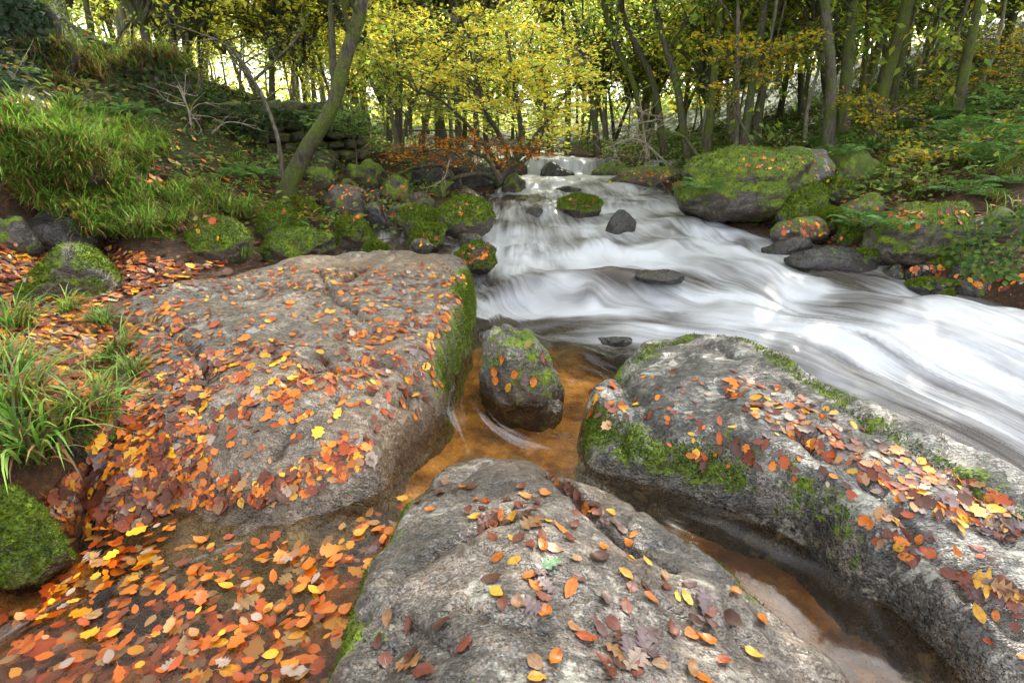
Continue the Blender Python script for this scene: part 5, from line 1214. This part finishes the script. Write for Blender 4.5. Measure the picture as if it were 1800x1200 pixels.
# floating on the pool
POOL = [(300, 900), (430, 945), (560, 945), (660, 880), (720, 850), (690, 930), (600, 1100), (580, 1200), (0, 1200), (0, 1090), (110, 1000), (110, 940), (200, 900)]
k = 0; under = []; afloat = []
for u, v in in_poly(POOL, 700):
    p = atz(u, v, .005); h = hit(u, v)
    if h is None or h[0].z > .0: continue
    dens = .35 + .65 * math.exp(-((u - 420) / 260) ** 2 - ((v - 1010) / 150) ** 2) + (.5 if u > 540 and v < 1010 else 0)
    if random.random() > dens: under.append((u, v)); continue
    if k < 95:
        oak = random.random() < .14
        lay(Vector(p), Vector((0, 0, 1)), 'oak' if oak else 'beech', random.choice('wwtp' if oak else 'ooooodddyyrt'), (.076 if oak else .057) * random.uniform(.65, 1.2), 'afloat on the pool', random.choice((0, 2)), random.gauss(-.9, .5), lift=random.choice((0, .003, -.012, -.02, -.03))); k += 1
    else: afloat.append((Vector(p) - Vector((0, 0, random.choice((0, .02, .03, .04)))), Vector((0, 0, 1))))
# everything further off: one mass of leaves for each place
tv, tq, _ = leaf_geo(beech_outline, 5, .12, .15, .2, 5)
tv2, tq2, _ = leaf_geo(oak_outline, 9, .12, .15, .2, 6)
CW = np.array([LC[c][0] for c in 'ooooodddrrrrrbbbyyttpw'])
def leaf_mass(name, label, spots, size, cw=CW, lift=.006, var=.3):
    mb = MB()
    for (p, n) in spots:
        m = np.array(orient((n[0] + random.gauss(0, .13), n[1] + random.gauss(0, .13), max(n[2], .2)), random.uniform(0, 6.28)))
        oak = random.random() < .28; v, q = (tv2, tq2) if oak else (tv, tq)
        s = size * random.uniform(.5, 1.25) * (1.35 if oak else 1)
        c = cw[random.randrange(len(cw))] * random.uniform(1 - var, 1 + var)
        mb.add((v * [s * random.uniform(.7, 1.2), s, s]) @ m.T + np.array(p) + np.array(n) * random.uniform(.1, 1.5) * lift, quads=q, col=np.clip(c, 0, 1))
    tag(put(name, mb.mesh(name, [M['litter']])), label, 'leaves', kind='stuff')
leaf_mass('fallen_leaves', 'orange and brown leaves on the far half of the long right slab', rest, .055)
def wl(u, v):
    h = hit(u, v)
    if h is None: return 0
    x, y = h[0].x, h[0].y
    a = x * .87 + y * .5; b = -x * .5 + y * .87
    n = fbm(np.array([[a * .9, b * 3.2, 7.7]]), 3)[0]
    edge = sstep(420, 240, u + (v - 640) * -.25) if v > 560 else 0
    back = sstep(545, 500, v)
    return float(np.clip(.16 + 1.25 * max(0, n + .05) + .55 * edge + .35 * back - .25 * sstep(700, 800, v) * sstep(350, 450, u), .03, 1))
LS = scatter([(300, 480), (450, 455), (600, 470), (780, 462), (835, 500), (815, 590), (770, 690), (690, 790), (560, 870), (420, 890), (290, 890), (190, 780), (230, 650), (160, 550)], 5600, [left_slab], wl)
LS = [(p, n, u, v) for p, n, u, v in LS if n.z > .45]
LS.sort(key=lambda a: a[0].y)
for p, n, u, v in LS[:25]: lay(p, n, 'beech' if random.random() > .2 else 'oak', random.choice(BC + 'dd'), .07 * random.uniform(.75, 1.2), 'on the lower tan slab', lift=random.uniform(.002, .01))
leaf_mass('fallen_leaves', 'drifts of orange beech and oak leaves across the broad tan slab', [(p, n) for p, n, u, v in LS[25:]], .05)
LT = scatter([(0, 425), (170, 420), (240, 445), (330, 470), (420, 455), (300, 500), (160, 545), (240, 640), (300, 760), (290, 860), (150, 910), (60, 915), (190, 745), (0, 700)], 6500, [ground] + [o for o, *_ in BOULD if 'cut off' in o['label'] or 'near tuft' in o['label']])
LT += scatter([(70, 915), (190, 770), (290, 770), (320, 870), (270, 920), (150, 935)], 700)
leaf_mass('fallen_leaves', 'thick wet leaf litter along the left bank', [(p, n) for p, n, u, v in LT], .062, np.vstack([CW, [LC['r'][0], LC['b'][0], LC['b'][0]] * 3]), .02)
mbp = [(Vector(atz(u, v, -.02 - .05 * random.random())), Vector((0, 0, 1))) for u, v in under]
leaf_mass('floating_leaves', 'more orange leaves crowded on the surface of the pool', afloat, .055, np.array([LC[c][0] for c in 'oooooddyyrtw']), .004)
leaf_mass('sunken_leaves', 'brown leaves under the surface of the pool', mbp, .06, np.array([LC[c][0] for c in 'ooddrrbtp']))
BL = []
for poly, n in [([(0, 240), (140, 240), (170, 280), (130, 310), (0, 300)], 90), ([(0, 440), (60, 435), (70, 490), (20, 500)], 22), ([(800, 432), (860, 432), (868, 460), (805, 465)], 60), ([(1380, 270), (1480, 265), (1500, 320), (1400, 320)], 45), ([(1280, 275), (1400, 275), (1400, 300), (1300, 300)], 25), ([(1370, 390), (1470, 385), (1480, 420), (1380, 415)], 80),
                ([(1480, 345), (1580, 340), (1600, 390), (1500, 390)], 50), ([(1560, 370), (1720, 365), (1720, 400), (1570, 410)], 70), ([(1070, 300), (1200, 300), (1200, 325), (1070, 325)], 160), ([(1000, 345), (1050, 345), (1050, 365), (1000, 365)], 20), ([(780, 358), (850, 360), (850, 385), (780, 385)], 8), ([(1600, 470), (1660, 465), (1660, 490), (1600, 492)], 50), ([(470, 370), (660, 300), (760, 330), (700, 390), (560, 390)], 320), ([(720, 405), (780, 405), (770, 440), (715, 440)], 25), ([(320, 400), (420, 400), (420, 440), (320, 440)], 6), ([(1660, 480), (1800, 480), (1800, 520), (1680, 510)], 40)]:
    BL += scatter(poly, n)
leaf_mass('fallen_leaves', 'fallen leaves lying on the boulders along both banks', [(p, n) for p, n, u, v in BL], .06)
n = 9000; yy = rng.uniform(4.6, 22, n); xx = rng.uniform(-1.1, 1.15, n) * yy
dd = poly_dist(np.c_[xx, yy], RIV); k = dd < -.1; xx, yy = xx[k], yy[k]; zz, _ = ground_z(xx, yy)
GB = scatter([(0, 175), (110, 160), (215, 205), (310, 225), (400, 270), (470, 318), (450, 385), (360, 402), (170, 425), (110, 385), (0, 335)], 500)
leaf_mass('fallen_leaves', 'stray dead leaves caught in the grass of the left bank', [(p + Vector((0, 0, random.uniform(.01, .06))), n) for p, n, u, v in GB], .07)
leaf_mass('leaf_litter', 'brown and orange leaf litter over the forest floor', [(Vector((a, b, c)), Vector((0, 0, 1))) for a, b, c in zip(xx, yy, zz)], .085, np.vstack([CW, [LC['b'][0], LC['r'][0]] * 6]), .03)
